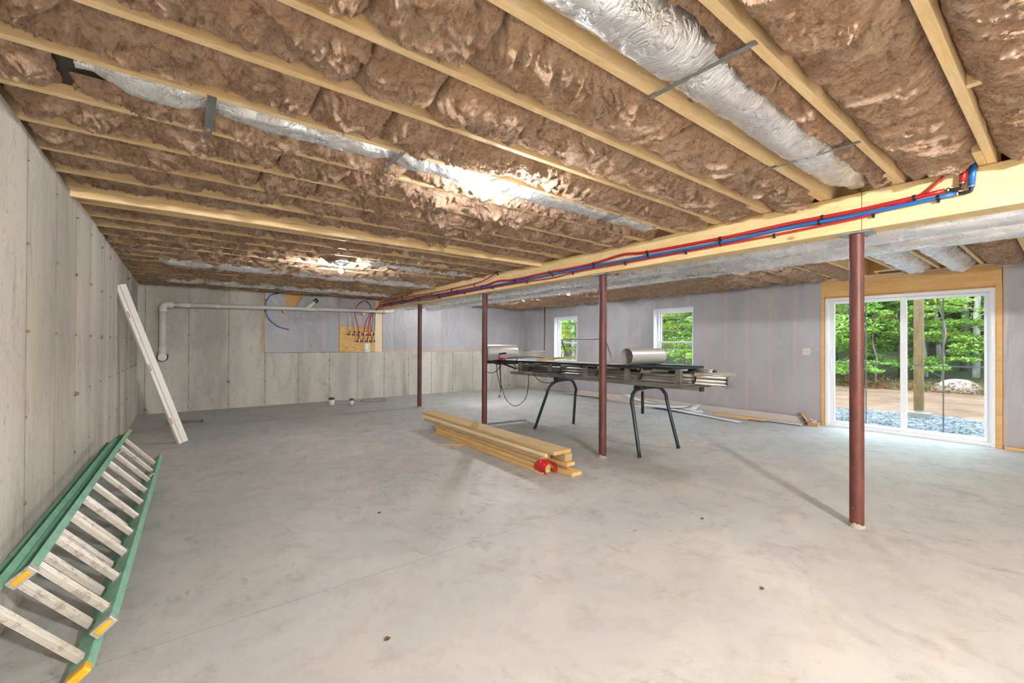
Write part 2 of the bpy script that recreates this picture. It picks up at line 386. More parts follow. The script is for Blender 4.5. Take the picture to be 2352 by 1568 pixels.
def lumps(b, axis, plane, us, zs, sgn, seed):
    R = random.Random(seed)
    for u in us:
        for z in zs:
            r = R.uniform(.010,.022) if R.random() > .06 else .032
            vs = []; n = 7
            for k in range(n):
                a = 2*math.pi*k/n; q = r*R.uniform(.6,1.2)
                vs.append((u+q*math.cos(a), z+q*.8*math.sin(a)))
            h = r*R.uniform(.4,.9)
            pts = [((plane, p[0], p[1]) if axis == 1 else (p[0], plane, p[1])) for p in vs]
            tp = [((plane+sgn*h, u+(p[0]-u)*.5, z+(p[1]-z)*.5) if axis == 1 else (u+(p[0]-u)*.5, plane+sgn*h, z+(p[1]-z)*.5)) for p in vs]
            b.add(pts+tp, [(k,(k+1)%n,n+(k+1)%n,n+k) for k in range(n)]+[tuple(range(n,2*n))])
m_tie = simple('tie_mark','8A8376',.9,bump=.6,var=.5)
b = bx(-.95,XL,YF-.2,YB+.3,0,2.45)
lumps(b, 1, XL, [2.04,2.70,3.35,4.01,4.67,5.33,5.99,6.65,7.31,7.97,8.63,9.29,9.95], [.5,.95,1.40,1.86,2.30], 1, 3)
wo = b.build('wall_left', m_lwall); wo.data.materials.append(m_tie)
for p_ in wo.data.polygons[6:]: p_.material_index = 1
struct(wo)
b = bx(XL,1.37,YB,YB+.3,0,2.45); b.box(1.37,8.9,YB,YB+.3,0,1.13)
lumps(b, 0, YB, [-.545,.11,.765], [.09,.55,1.0,1.5,1.94], -1, 5)
lumps(b, 0, YB, [1.42,2.075,2.73,3.385,4.04,4.695,5.35,6.0,6.66,7.3,7.97], [.09,.52,.95], -1, 6)
wo = b.build('wall_back', m_bwall); wo.data.materials.append(m_tie)
for p_ in wo.data.polygons[12:]: p_.material_index = 1
struct(wo)
b = bx(1.37,8.9,YB+.01,YB+.3,1.135,2.74)
struct(b.build('wall_back_upper', m_hdr))
struct(bx(-.95,-.935,YF-.2,YB+.3,2.45,2.74).build('trim_6', m_lum)); struct(bx(-.93,1.37,YB+.02,YB+.3,2.451,2.74).build('trim_7', m_lum))
struct(bx(XL-.3,8.9,YF-.2,YF,0,2.74).build('wall_front', m_lwall))
# low concrete return at the right-back corner, then framed wall with openings
struct(bx(8.55,8.9,9.58,YB,0,1.13).build('wall_right_low', m_bwall))
WX0, WX1 = 8.60, 8.78
DY0, DY1, DZ = .634, 2.55, 2.125
W2 = (4.90, 5.87, .80, 2.15); W1 = (8.26, 9.19, .80, 2.12)
b = MB()
b.box(WX0,WX1,YF,DY0,0,2.74); b.box(WX0,WX1,DY0,DY1,DZ,2.74); b.box(WX0,WX1,DY1,W2[0],0,2.74)
for (a0,a1,z0,z1) in (W2,W1): b.box(WX0,WX1,a0,a1,0,z0); b.box(WX0,WX1,a0,a1,z1,2.74)
b.box(WX0,WX1,W2[1],W1[0],0,2.74); b.box(WX0,WX1,W1[1],9.58,0,2.74); b.box(WX0,WX1,9.58,YB+.3,1.14,2.74)
struct(b.build('wall_right', m_hdr))
struct(bx(8.555,8.60,2.555,2.60,0,2.149).build('trim_1', m_hdr)); struct(bx(8.555,8.60,.575,.632,0,2.15).build('trim_2', m_hdr))
tag(bx(8.555,8.598,.578,2.60,2.150,2.395).build('door_header', m_hdr), 'wide knotty pine header board above the sliding glass door', 'header board')
pl = thing('top_plate', 'doubled pine top plate with pale sealant lines over the door header', 'wood plate', (8.55,1.55,2.40))
bx(-.01,.05,-1.06,1.06,0.0,.022).build('plate', m_hdr, pl); bx(-.014,.05,-1.06,1.06,.024,.048).build('plate', m_joist, pl)
bx(-.017,-.012,-1.06,1.06,.020,.026).build('sealant_line', m_white, pl); bx(-.012,-.006,-1.06,1.06,-.006,-.001).build('sealant_line', m_white, pl)
tag(bx(8.52,8.56,-1.4,.56,0,.038).build('bottom_plate', m_lum), 'short pine bottom plate on the floor right of the sliding door', 'wood plate')

# plastic sheets
def sheet_side(name, label, y0, y1, z0, z1, x, holes=(), seed=1, res=.03):
    ny = int((y1-y0)/res)+1; nz = int((z1-z0)/res)+1
    ys = np.linspace(y0,y1,ny); zs = np.linspace(z0,z1,nz)
    for h in holes:
        for v in h[:2]: ys[np.argmin(abs(ys-v))] = v
        for v in h[2:]: zs[np.argmin(abs(zs-v))] = v
    Yg, Zg = np.meshgrid(ys, zs)
    Xg = x + .012*pn(Yg*1.8+pn(Yg,Zg,seed)*2, Zg*.9, seed) + .005*pn(Yg*6+pn(Yg*2,Zg*2,seed+1)*2, Zg*3, seed+2) + .003*np.abs(pn(Yg*9+Zg*4, Zg*2, seed+3))
    Xg = np.minimum(Xg, 8.597)
    yc = (ys[:-1]+ys[1:])/2; zc = (zs[:-1]+zs[1:])/2; Yc, Zc = np.meshgrid(yc, zc); mask = np.ones_like(Yc, bool)
    for h in holes: mask &= ~((Yc > h[0]) & (Yc < h[1]) & (Zc > h[2]) & (Zc < h[3]))
    return tag(grid_mesh(name, Xg, Yg, Zg, m_plr, mask=mask), label, 'plastic sheet')
sheet_side('plastic_sheet', 'hazy plastic vapour sheet over the studs between back corner and sliding door, around both windows', 2.585, 9.58, 0.01, 2.46, 8.575, [W2, W1], 1)
sheet_side('plastic_sheet', 'hazy plastic vapour sheet on the wall right of the sliding door, cut by frame edge', -3.3, .572, 0.01, 2.46, 8.575, (), 11)
sheet_side('plastic_sheet', 'short plastic sheet above the low concrete ledge at the back right corner', 9.583, YB-.01, 1.15, 2.44, 8.54, (), 21)
def sheet_back(label, x0, x1, z0, z1, y, seed, res=.03, pulls=(), cut=None):
    nx = int((x1-x0)/res)+1; nz = int((z1-z0)/res)+1
    Xg, Zg = np.meshgrid(np.linspace(x0,x1,nx), np.linspace(z0,z1,nz))
    Yg = y - .008*pn(Xg*2+pn(Xg,Zg,seed)*2, Zg*1.2, seed) - .006*pn(Xg*7+pn(Xg*2,Zg*2,seed+1)*3, Zg*3, seed+2)
    for (px_, pz_) in pulls:
        r = np.hypot(Xg-px_, Zg-pz_)+.02; an = np.arctan2(Zg-pz_, Xg-px_)
        Yg -= .02*np.exp(-r*2.6)*np.abs(np.sin(an*9+r*2))
    Yg = np.minimum(Yg, YB+.005)
    mask = None
    if cut:
        xc = (Xg[:-1,:-1]+Xg[1:,1:])/2; zc = (Zg[:-1,:-1]+Zg[1:,1:])/2; mask = ~cut(xc, zc)
    return tag(grid_mesh('plastic_sheet', Xg, Yg, Zg, m_plb, flip=True, mask=mask), label, 'plastic sheet')
YS = YB-.02
sheet_back('puckered plastic sheet left of the chipboard panel, torn open near the top', 1.40, 2.93, 1.14, 2.43, YS, 31, .02, [(2.04,1.64),(1.85,1.95)],
           lambda x,z: (z > 2.07+.0*x) & (x > 1.80) & (x < 1.80+.62*(z-2.0)+.12))
sheet_back('plastic sheet flap hanging directly above the chipboard panel', 2.94, 3.76, 1.76, 2.43, YS-.006, 41)
sheet_back('long plastic sheet on the back wall from the beam end to the right corner', 3.99, 8.55, 1.155, 2.44, YS, 51)
struct(bx(1.365,1.395,YB-.012,YB,1.13,2.44).build('trim_3', m_lum)); struct(bx(3.80,3.98,YB-.012,YB,1.13,2.44).build('trim_4', m_lum_pale))
struct(bx(3.985,8.5,YB-.02,YB,1.13,1.155).build('trim_5', m_lum))
tag(bx(2.945,3.80,YB-.014,YB-.001,1.135,1.75).build('chipboard_panel', m_osb), 'square golden chipboard panel fixed on the back wall behind the pipe manifold', 'wood panel')

# ------------------------------------------------------------ windows and door
def window(name, a0, a1, z0, z1):
    w = bpy.data.objects.new(name, None); C.objects.link(w); struct(w)
    x0, x1 = 8.572, 8.79
    b = MB(); t_ = .02
    b.box(x0,x1,a0,a0+t_,z0,z1); b.box(x0,x1,a1-t_,a1,z0,z1); b.box(x0,x1,a0+t_,a1-t_,z1-t_,z1); b.box(x0-.01,x1,a0+t_,a1-t_,z0,z0+t_)
    b.build('jamb', m_white, w, bevel=.003)
    A0, A1, Z0, Z1 = a0+t_, a1-t_, z0+t_, z1-t_
    b = MB(); s = .045; X0 = 8.70
    b.box(X0,x1,A0,A0+s,Z0,Z1); b.box(X0,x1,A1-s,A1,Z0,Z1); b.box(X0,x1,A0+s,A1-s,Z1-s,Z1); b.box(X0,x1,A0+s,A1-s,Z0,Z0+s)
    b.build('window_frame', m_white, w, bevel=.003)
    zm = (z0+z1)/2-.09
    for (za, zb, xs, hz) in ((zm, Z1-s, 8.745, -.085), (Z0+s, zm+.04, 8.715, -.12)):
        b = MB(); q = .035
        b.box(xs,xs+.028,A0+s,A0+s+q,za,zb); b.box(xs,xs+.028,A1-s-q,A1-s,za,zb); b.box(xs,xs+.028,A0+s+q,A1-s-q,za,za+q); b.box(xs,xs+.028,A0+s+q,A1-s-q,zb-q,zb)
        sa = b.build('sash', m_white, w, bevel=.002)
        ym = (A0+A1)/2
        b = bx(xs+.008,xs+.018,ym-.008,ym+.008,za+q,zb-q); b.box(xs+.009,xs+.017,A0+s+q,A1-s-q,zb-q+hz,zb-q+hz+.014)
        b.build('grille', m_grille, sa)
        bx(xs+.0195,xs+.0225,A0+s+q,A1-s-q,za+q,zb-q).build('window_pane', m_glass, sa)
window('window_1', *W2); window('window_2', *W1)
d = bpy.data.objects.new('door_1', None); C.objects.link(d); struct(d)
b = MB(); b.box(8.575,8.74,DY0,DY0+.045,0,DZ); b.box(8.575,8.74,DY1-.045,DY1,0,DZ); b.box(8.575,8.74,DY0+.045,DY1-.045,DZ-.045,DZ); b.box(8.575,8.76,DY0+.045,DY1-.045,0,.04)
b.box(8.60,8.625,DY0+.045,DY0+.06,0.04,DZ-.045); b.box(8.60,8.625,DY1-.06,DY1-.045,0.04,DZ-.045)
b.build('door_frame', m_white, d, bevel=.003)
def panel(y0, y1, x, wl, wr):
    z0, z1 = .04, DZ-.045; q = .05; bt = .09
    b = MB(); b.box(x,x+.035,y0,y0+wr,z0,z1); b.box(x,x+.035,y1-wl,y1,z0,z1); b.box(x,x+.035,y0+wr,y1-wl,z0,z0+bt-.03); b.box(x,x+.035,y0+wr,y1-wl,z1-q,z1)
    p = b.build('door_panel', m_white, d, bevel=.003)
    bx(x+.016,x+.02,y0+wr,y1-wl,z0+bt-.03,z1-q).build('door_glass', m_glass, p)
    ym = (y0+wr+y1-wl)/2
    b = bx(x+.008,x+.014,y0+wr,y1-wl,1.045,1.061); b.box(x+.007,x+.0135,ym-.008,ym+.008,z0+bt-.03,z1-q); b.build('grille', m_grille, p)
    return p
panel(DY0+.045, 1.60, 8.675, .055, .07)
p = panel(1.53, DY1-.045, 8.632, .075, .075)
MB().tube(smoothp([(8.632,2.47,.93),(8.598,2.47,.96),(8.592,2.47,1.03),(8.598,2.47,1.10),(8.632,2.47,1.13)]), .008, 8).build('door_handle', m_white, p, True)

# ------------------------------------------------------------ outside
b = MB()
def slope(x, y):
    z = -.16 + max(0, x-12.5)*.006 + .02*math.sin(x*1.7+y)*min(1,max(0,x-12)*.3)
    if x > 19: z += (x-19)*.10 + max(0,x-26)*.12
    return z
nx, ny = 60, 50; vs = []
for i in range(nx):
    for j in range(ny):
        x = 8.79 + (i/(nx-1))**1.3*45; y = -16 + j/(ny-1)*62; vs.append((x, y, slope(x,y)))
b.add(vs, [(i*ny+j, (i+1)*ny+j, (i+1)*ny+j+1, i*ny+j+1) for i in range(nx-1) for j in range(ny-1)])
g = b.build('ground', m_dirt, None, True); g.data.materials.append(m_forest)
for p_ in g.data.polygons:
    if p_.center.x > 19.2: p_.material_index = 1
struct(g)
b = MB(); vs = []; R = random.Random(4)
for i in range(40):
    y = -6 + i*.5; vs += [(8.80,y,-.125),(12.35+R.uniform(-.3,.3)+.15*math.sin(y),y,-.125)]
b.add(vs, [(2*i,2*i+1,2*i+3,2*i+2) for i in range(39)])
struct(b.build('ground_gravel', m_gravel))
t_ = bpy.data.meshes.new('gravel_stones')
b = MB()
for i in range(5200):
    x = 8.85+R.random()**.8*3.5; y = R.uniform(.2,8) ; s = R.uniform(.012,.03); a = R.uniform(0,6.28); z = -.12
    ca, sa = math.cos(a)*s, math.sin(a)*s*.7; h = s*R.uniform(.3,.8)
    b.add([(x-ca,y-sa,z),(x+sa,y-ca,z),(x+ca,y+sa,z),(x-sa,y+ca,z),(x+R.uniform(-.3,.3)*s,y,z+h)], [(0,1,4),(1,2,4),(2,3,4),(3,0,4)])
tag(b.build('gravel', m_gravel), 'strip of crushed blue-grey stone along the house outside the door', 'gravel', kind='stuff')
dp = thing('deck_post', 'square brown wooden post on a concrete footing outside the sliding door', 'post', (12.05,1.95,-.13))
bx(-.14,.14,-.19,.19,0,.11).build('footing', simple('footing_concrete','605F58',.9,bump=.4), dp, bevel=.01)
bx(-.045,.045,-.05,.05,.11,.15).build('post_base', m_galv, dp); bx(-.07,.07,-.07,.07,.15,3.6).build('post', wood('post_wood','574730','42351F',(7,7,.8)), dp, bevel=.004)
b = MB(); nn_ = 14
for i in range(7):
    for k in range(nn_):
        a = 2*math.pi*k/nn_; rr = math.cos(i/6*1.5); b.v.append((19.6+.45*rr*math.cos(a)*R.uniform(.9,1.1), 2.25+.62*rr*math.sin(a)*R.uniform(.9,1.1), -.12+.42*math.sin(i/6*1.5)))
for i in range(6):
    for k in range(nn_): b.f.append((i*nn_+k, i*nn_+(k+1)%nn_, (i+1)*nn_+(k+1)%nn_, (i+1)*nn_+k))
tag(b.build('boulder', simple('boulder_stone','746C62',.9,bump=.5,var=.2), None, True), 'low pale boulder at the edge of the woods beyond the dirt', 'boulder')
# trees: trunk + branches, crown of individual leaves
def leafcloud(b, centers, n, R, size):
    for i in range(n):
        c, rad = centers[R.randrange(len(centers))]
        while True:
            q = Vector((R.uniform(-1,1),R.uniform(-1,1),R.uniform(-1,1)))
            if q.length < 1: break
        p = Vector(c) + Vector((q.x*rad, q.y*rad, q.z*rad*.35))
        s = size*R.uniform(.6,1.3); nrm = Vector((R.gauss(0,.6),R.gauss(0,.6),1)).normalized()
        a = nrm.cross(Vector((R.uniform(-1,1),R.uniform(-1,1),.1))).normalized(); c2 = nrm.cross(a)
        b.add([p-a*s, p-c2*s*.55, p+a*s, p+c2*s*.55], [(0,1,2,3)])
def tree(seed, h, r, lm, bm_, nleaf, low, spread, label, lean=0., nb=16, size=.07):
    R = random.Random(seed)
    o = thing('tree', label, 'tree', (0,0,0))
    pts = [(R.gauss(0,.05)*k/3+lean*k*h/8, R.gauss(0,.05)*k/3, h*k/8) for k in range(9)]
    sp_ = smoothp(pts, 4)
    MB().tube(sp_, [r*(1-.75*i/(len(sp_)-1)) for i in range(len(sp_))], 9).build('trunk', bm_, o, True)
    b = MB(); cs = []
    for k in range(nb):
        z = low + (h-low)*(k+.5)/nb; q = Vector(sp_[min(len(sp_)-1, int(z/h*(len(sp_)-1)))]); a = R.uniform(0,6.28)
        L = spread*R.uniform(.5,1.1)*(1-.4*(z-low)/(h-low)); dr = Vector((math.cos(a),math.sin(a),R.uniform(0,.5)))
        m1 = q+dr*L*.5+Vector((0,0,.05)); e = q+dr*L
        b.tube([q,m1,e], [r*.22,r*.14,r*.05], 5, False); cs += [(e, L*.42),(m1, L*.34)]
    b.build('branches', bm_, o, True)
    if nleaf:
        b = MB(); leafcloud(b, cs, nleaf, R, size); b.build('foliage', lm, o)
    return o
TL = {0:('slender grey-barked tree with bright green leaves in the woods past the dirt yard','green leafy trees in the woods'),
      1:('pale-barked tree with yellow-green leaves in the woods past the dirt yard','yellow-green trees in the woods'),
      2:('dark green dense tree deep in the woods behind the leafy trees','dark trees deep in the woods'),
      3:('leafless thin grey tree standing in the woods past the dirt yard','bare trees in the woods'),
      4:('low leafy sapling in front of the woods at the far side of the dirt yard','saplings at the edge of the woods')}
protos = [tree(1, 9, .13, m_leaf, m_bark, 9000, 1.2, 2.0, TL[0][0], .03, 26, .055), tree(2, 9, .11, m_leaf2, m_birch, 8500, 1.0, 1.9, TL[1][0], -.04, 26, .055),
          tree(3, 8, .15, m_leaf3, m_bark, 8500, .3, 2.2, TL[2][0], 0, 24, .085), tree(4, 8, .07, None, m_birch, 0, 1.2, 1.0, TL[3][0], .06, 14), tree(5, 3.6, .04, m_leaf, m_bark, 5000, .3, 1.1, TL[4][0], .02, 18, .05)]
for o, k in zip(protos, range(5)): o['group'] = TL[k][1]
used = set(); R = random.Random(12)
spots = []
def corridor(lo, hi, x0, x1, n, kinds):
    for i in range(n):
        x = x0+(x1-x0)*((i+R.random())/n); sy = lo+(hi-lo)*R.random(); spots.append((x, x*sy+R.uniform(-.6,.6), R.choice(kinds)))
corridor(.03,.34,19.2,22,10,[4,4,0,4]); corridor(.03,.34,21,26,12,[0,1,3,3]); corridor(.0,.38,26,33,16,[0,1,2,2]); corridor(.0,.4,33,42,22,[2])
corridor(.52,.76,17.5,21,5,[4,0]); corridor(.52,.76,20,28,8,[0,1,3,1]); corridor(.5,.8,27,38,12,[2])
corridor(.90,1.15,16,20,5,[4,1]); corridor(.90,1.15,19,26,7,[0,1,1]); corridor(.9,1.2,25,34,11,[2]); corridor(1.15,1.7,16,24,8,[0,1,3]); corridor(-.35,0,19.5,28,9,[0,1,2])
for (x,y,k) in spots:
    o = protos[k] if k not in used else dup(protos[k]); used.add(k)
    o.location = (x, y, slope(x,y)-.05); o.rotation_euler = (0,0,R.uniform(0,6.28)); s = R.uniform(.85,1.2); o.scale = (s,s,s)
b = MB(); R = random.Random(8)
for i in range(5200):
    y = R.uniform(0,8); x = 19.0+R.uniform(-.3,.8); p = Vector((x,y,slope(x,y)+R.random()**2*.35)); s = R.uniform(.015,.035)
    b.add([p+Vector((R.gauss(0,s),R.gauss(0,s),R.gauss(0,s*.6))) for _ in range(4)], [(0,1,2,3)])
tag(b.build('leaf_litter', m_leafr), 'rust-coloured fallen leaves and brush along the edge of the woods', 'leaves', kind='stuff')
# ------------------------------------------------------------ ceiling: joists, insulation, ducts
ORD = ['zeroth','first','second','third','fourth','fifth','sixth','seventh','eighth','ninth','tenth','eleventh','twelfth','thirteenth','fourteenth','fifteenth','sixteenth',
       'seventeenth','eighteenth','nineteenth','twentieth','twenty-first','twenty-second','twenty-third','twenty-fourth','twenty-fifth','twenty-sixth','twenty-seventh']
JE = [-.09,.32,.735,1.152,1.57,1.977,2.385,2.795,3.2,3.607,4.02,4.40,4.82,5.25,5.66,6.07,6.48,6.89,7.30,7.71,8.11,8.52,8.93,9.34,9.75,10.15,10.52]
def jlabel(i, side):
    if side == 'L':
        if i <= 2: return ['pine ceiling joist at the top right frame corner, nearest of the row above the beam', 'pine ceiling joist crossed by pine blocking, second from the frame\'s top right', 'pine ceiling joist on the right edge of the wide foil duct bay'][i]
        return 'pine ceiling joist between wall and beam, %s past the wide foil duct' % ORD[i-2]
    return 'pine ceiling joist on the window side of the beam, %s from the camera' % ORD[i+1]
for i, e in enumerate(JE):
    o = bx(-.93,4.12,e-.038,e,2.452,2.70).build('ceiling_joist', m_joist, bevel=.002)
    tag(o, jlabel(i,'L'), 'joist', 'joists between the left wall and the beam')
    o = bx(3.60,8.74,e+.001,e+.039,2.452,2.70).build('ceiling_joist', m_joist, bevel=.002)
    tag(o, jlabel(i,'R'), 'joist', 'joists on the window side of the beam')
tag(bx(-.70,3.89,4.418,4.458,2.40,2.66).build('ceiling_joist', m_joist, bevel=.002), 'thick pale joist hanging lower than all the others, mid ceiling', 'joist')
tag(bx(2.66,2.70,-.088,.281,2.46,2.70).build('joist_blocking', m_joist), 'short pine blocking between two joists at the top right of the frame', 'blocking')
def batt(label, x0, x1, y0, y1, style, seed, sag=0., group=None, zoff=0.):
    ym = (y0+y1)/2; dist = math.hypot((x0+x1)/2-0, ym)
    res = max(.0065, min(.022, dist*.0027)) if x0 < 4 else .022
    nx = max(8, int((x1-x0)/res)); ny = max(8, int((y1-y0)/res))
    xs = np.linspace(x0+.003, x1-.003, nx); ys = np.linspace(y0+.004, y1-.004, ny)
    X, Y = np.meshgrid(xs, ys)
    v = (Y-y0)/(y1-y0); t = np.abs(2*v-1)
    prof = 1-t**3.4
    de = np.minimum(X-x0, x1-X); wob = .02*pn(Y*14, X*0+seed, seed)
    en = np.clip((de+wob)/.075, 0, 1); endp = np.sqrt(np.clip(1-(1-en)**2, 0, 1))
    env = prof*endp
    sx = seed*3.7
    def saw(q, e=.10):
        p = q - np.floor(q); return p*(1-np.clip((p-(1-e))/e, 0, 1))
    w1 = pn(X*2.1+sx, Y*2.3, seed); w2 = pn(X*5+sx, Y*6, seed+1)
    if style == 'ridge':
        cur = X + .55*(v-.5)**2*(1 if seed % 2 else .6) + .14*w1 + .05*w2
        r1 = pn(cur*5.5, Y*.9, seed+2); r2 = pn(cur*14, Y*2.2, seed+3); r3 = pn(cur*34, Y*5, seed+4)
        d = -.036*(1-2.2*np.abs(r1)) - .016*(1-2.2*np.abs(r2)) - .010*(1-2*np.abs(r3)) + .040
        q1 = cur*6.5 + 1.1*pn(X*2.5+sx, Y*1.6, seed+8) + .35*pn(X*11, Y*7+sx, seed+9)
        q2 = -cur*15 + 1.6*pn(X*5+sx, Y*3.2, seed+10) + .4*pn(X*21, Y*15, seed+12)
        m1 = np.clip(.55+1.3*pn(X*3.1+sx, Y*3.7, seed+11), 0, 1)
        d = d - .030*(saw(q1)-.45)*m1*(1.2) - .016*(saw(q2)-.45)*(1.1-m1*.5)
    else:
        cu = X*1.0+.22*w1; cv = Y+.22*w2
        r1 = pn(cu*4.2+sx, cv*5, seed+2); r2 = pn(cu*9+w2*1.2, cv*11, seed+3); r3 = pn(cu*22+w1*2, cv*26, seed+4)
        d = .042*r1 - .024*(1-2.4*np.abs(r2)) - .014*(1-2*np.abs(r3)) + .030
        ca_ = math.cos(seed*1.3); sa_ = math.sin(seed*1.3)*.7
        q1 = (X*ca_+Y*sa_)*5.5 + 1.6*pn(X*2.8+sx, Y*3.0, seed+8) + .4*pn(X*11, Y*11+sx, seed+9)
        q2 = (X*sa_-Y*ca_)*13 + 2.0*pn(X*5+sx, Y*5, seed+10) + .5*pn(X*19, Y*19, seed+12)
        m1 = np.clip(.5+1.4*pn(X*3.1+sx, Y*3.7, seed+11), 0, 1)
        d = d - .034*(saw(q1)-.45)*m1 - .018*(saw(q2)-.45)*(1.1-m1*.5)
    f4 = pn(X*55+w2*8, Y*60+w1*8, seed+5)*.006 + pn(X*26+w1*10, Y*30+w2*9, seed+13)*.007
    Z = 2.515 + zoff + (.010 if ym > 3.7 and x0 < 4 else 0) - .082*env*(.85 if ym > 3.7 and x0 < 4 else 1) - sag*env*np.clip(.6+.8*w1,0,1.5) + d*(.35+.65*env) + f4
    for lx, ly in ((1.715,2.386),(1.716,6.083),(5.93,5.95)):
        Z = np.maximum(Z, 2.475 - .10*np.clip((np.hypot(X-lx, Y-ly)-.10)/.16, 0, 1)**1.0 + .0) if math.hypot(max(x0-lx,0,lx-x1), max(y0-ly,0,ly-y1)) < .3 else Z
    YY = Y + .012*pn(X*9, Y*9+sx, seed+6)*env*2; XX = X + .014*pn(X*9+5, Y*9+sx, seed+7)*env
    # sides up to the cavity
    def pad(A, val=None): return np.pad(A, 1, mode='edge')
    XX, YY, Z2 = pad(XX), pad(YY), pad(Z)
    Z2[0,:] = 2.66; Z2[-1,:] = 2.66; Z2[:,0] = 2.66; Z2[:,-1] = 2.66
    o = grid_mesh('insulation_batt', XX, YY, Z2, m_ins, flip=True)
    return tag(o, label, 'insulation', group)
R = random.Random(31)
def bayname(i):
    if i <= 1: return ['at the frame\'s top right corner', 'right of the wide foil duct bay'][i]
    if i == 2: return 'beside the wide foil duct'
    if i == 6: return 'beside the long narrow foil duct'
    return 'in the %s bay past the wide foil duct' % ORD[i-2]
G1 = 'brown batts between the left wall and the beam'
DUCTBAY = {2:(-.62,3.75,.0), 6:(-.38,3.55,0.)}
for i in range(len(JE)-1):
    y0, y1 = JE[i], JE[i+1]-.038
    if i == 10: y0, y1 = JE[10], JE[11]-.038
    if i == 11: y0 = 4.46
    j1 = .60+R.uniform(-.06,.06)-.02*i; j2 = j1+.36+R.uniform(-.05,.12); j3 = 2.05+R.uniform(-.35,.5)
    if i >= 9: j1 = .72; j2 = 1.25
    if i in (0,1): j1, j2 = .3, .62
    if i == 2:
        batt('brown batt filling the left half of the wide foil duct bay', -.64, 1.6, y0, y0+.085, 'ridge', 101, .0, G1, .03)
        batt('brown ruffled batt between the wide foil duct and the nearest thick joist', 1.6, 3.88, y0, y0+.125, 'ridge', 103, .0, G1)
        continue
    if i == 6:
        batt('brown batt end beside the dark start of the long narrow foil duct', -.64, -.42, y0, y1, 'lump', 111, .03, G1)
        batt('brown batt strip along the left half of the long narrow foil duct', -.40, 1.15, y0+.215, y1, 'lump', 112, .02, G1)
        batt('brown batt strip between the first ceiling bulb and the beam', 1.15, 3.88, y0+.21, y1, 'lump', 113, .01, G1)
        continue
    nm = bayname(i)
    zo = .07 if i == 11 else 0
    batt('brown batt touching the left concrete wall, ' + nm, -.64, j1, y0, y1, 'lump', 200+i*5, .01 if i < 14 else .03, G1, zo)
    batt('short brown batt wedged mid-span, ' + nm, j1, j2, y0, y1, 'lump', 201+i*5, .035, G1, zo*.5)
    if i == 10: batt('brown crumpled batt hanging low, '+nm, j2, j3, y0, y1, 'lump', 202+i*5, .05, G1)
    else: batt('long brown batt of the middle run, ' + nm, j2, j3, y0, y1, 'ridge' if i in (0,1,3,4) else 'lump', 202+i*5, .02+R.uniform(0,.03), G1)
    batt('brown folded batt ending at the beam, ' + nm, j3, 3.885, y0, y1, 'ridge', 203+i*5, .02 if i < 12 else .035, G1)
for i in range(len(JE)-1):
    if i in (2,4): continue
    batt('brown batt over the window side, %s bay from the camera' % ORD[i+1], 4.62, 8.55, JE[i]+.039, JE[i+1], 'ridge', 400+i*3, .05, 'brown batts on the window side of the beam')
# foil ducts
def duct(label, x0, x1, yc, ry, zc, rz, seed, pinch=(), m=None, taper=.12, res=.02, n=40, wa=1.):
    xs = np.linspace(x0, x1, int((x1-x0)/res)); an = np.linspace(0, 2*np.pi, n+1)
    X, A = np.meshgrid(xs, an)
    env = np.clip((X-x0)/taper,.25,1)*np.clip((x1-X)/taper,.3,1); env = np.sqrt(env)
    sag = np.zeros_like(X)
    for p in pinch: sag += np.exp(-((X-p)/.07)**2)
    A2 = np.where(A > np.pi, 2*np.pi-A, A); s_ = np.sin(A)*np.abs(np.cos(A))
    wr = .010*pn(X*9+seed, A2*2.5, seed)+.005*pn(X*30+pn(X*4,A2*3,seed)*1.5, A2*1.6, seed+1) + .022*np.abs(pn(X*2.2+seed, A2*1.2, seed+2))
    rr = env + wa*wr/ry
    Y = yc + ry*rr*np.cos(A) - sag*0
    Z = zc - rz*rr*np.sin(A); Z = np.where(np.sin(A) > 0, Z + sag*np.clip(zc-rz-.02 - Z + .055, 0, 1)*0 + sag*.03*np.sin(A), Z)
    Z = Z - .012*pn(X*1.6, X*0+seed, seed+5)
    Y[-1] = Y[0]; Z[-1] = Z[0]
    return tag(grid_mesh('foil_duct', X, Y, Z, m or m_foil, flip=True), label, 'duct')
duct('wide crinkled silver foil duct between joists, nearest the camera', -.62, 3.86, .956, .130, 2.55, .130, 3, (1.65,2.905), taper=.35, res=.012, wa=.55)
duct('long narrow silver foil duct running past the first ceiling bulb', -.36, 3.72, 2.506, .095, 2.545, .100, 9, (.10,1.005,1.83,2.98), taper=.2, res=.014)
duct('narrow foil duct between the second bulb and the beam', 1.95, 3.75, 5.92, .095, 2.50, .085, 14, (2.3,3.0), res=.02)
duct('thin foil duct across the far ceiling, in front of the second bulb\'s far side', -.25, 3.86, 7.50, .12, 2.485, .085, 17, (.35,1.3,2.4), res=.02)
duct('farthest foil duct across the ceiling near the back wall', -.30, 3.86, 9.55, .12, 2.485, .085, 23, (.3,1.5,2.6), res=.02)
duct('short crumpled foil duct above the sliding door', 6.2, 8.35, 1.36, .15, 2.50, .13, 29, (7.4,), res=.02)
duct('foil duct stub just right of the register above the sliding door', 6.2, 8.45, .93, .13, 2.47, .12, 31, (7.6,), res=.02)
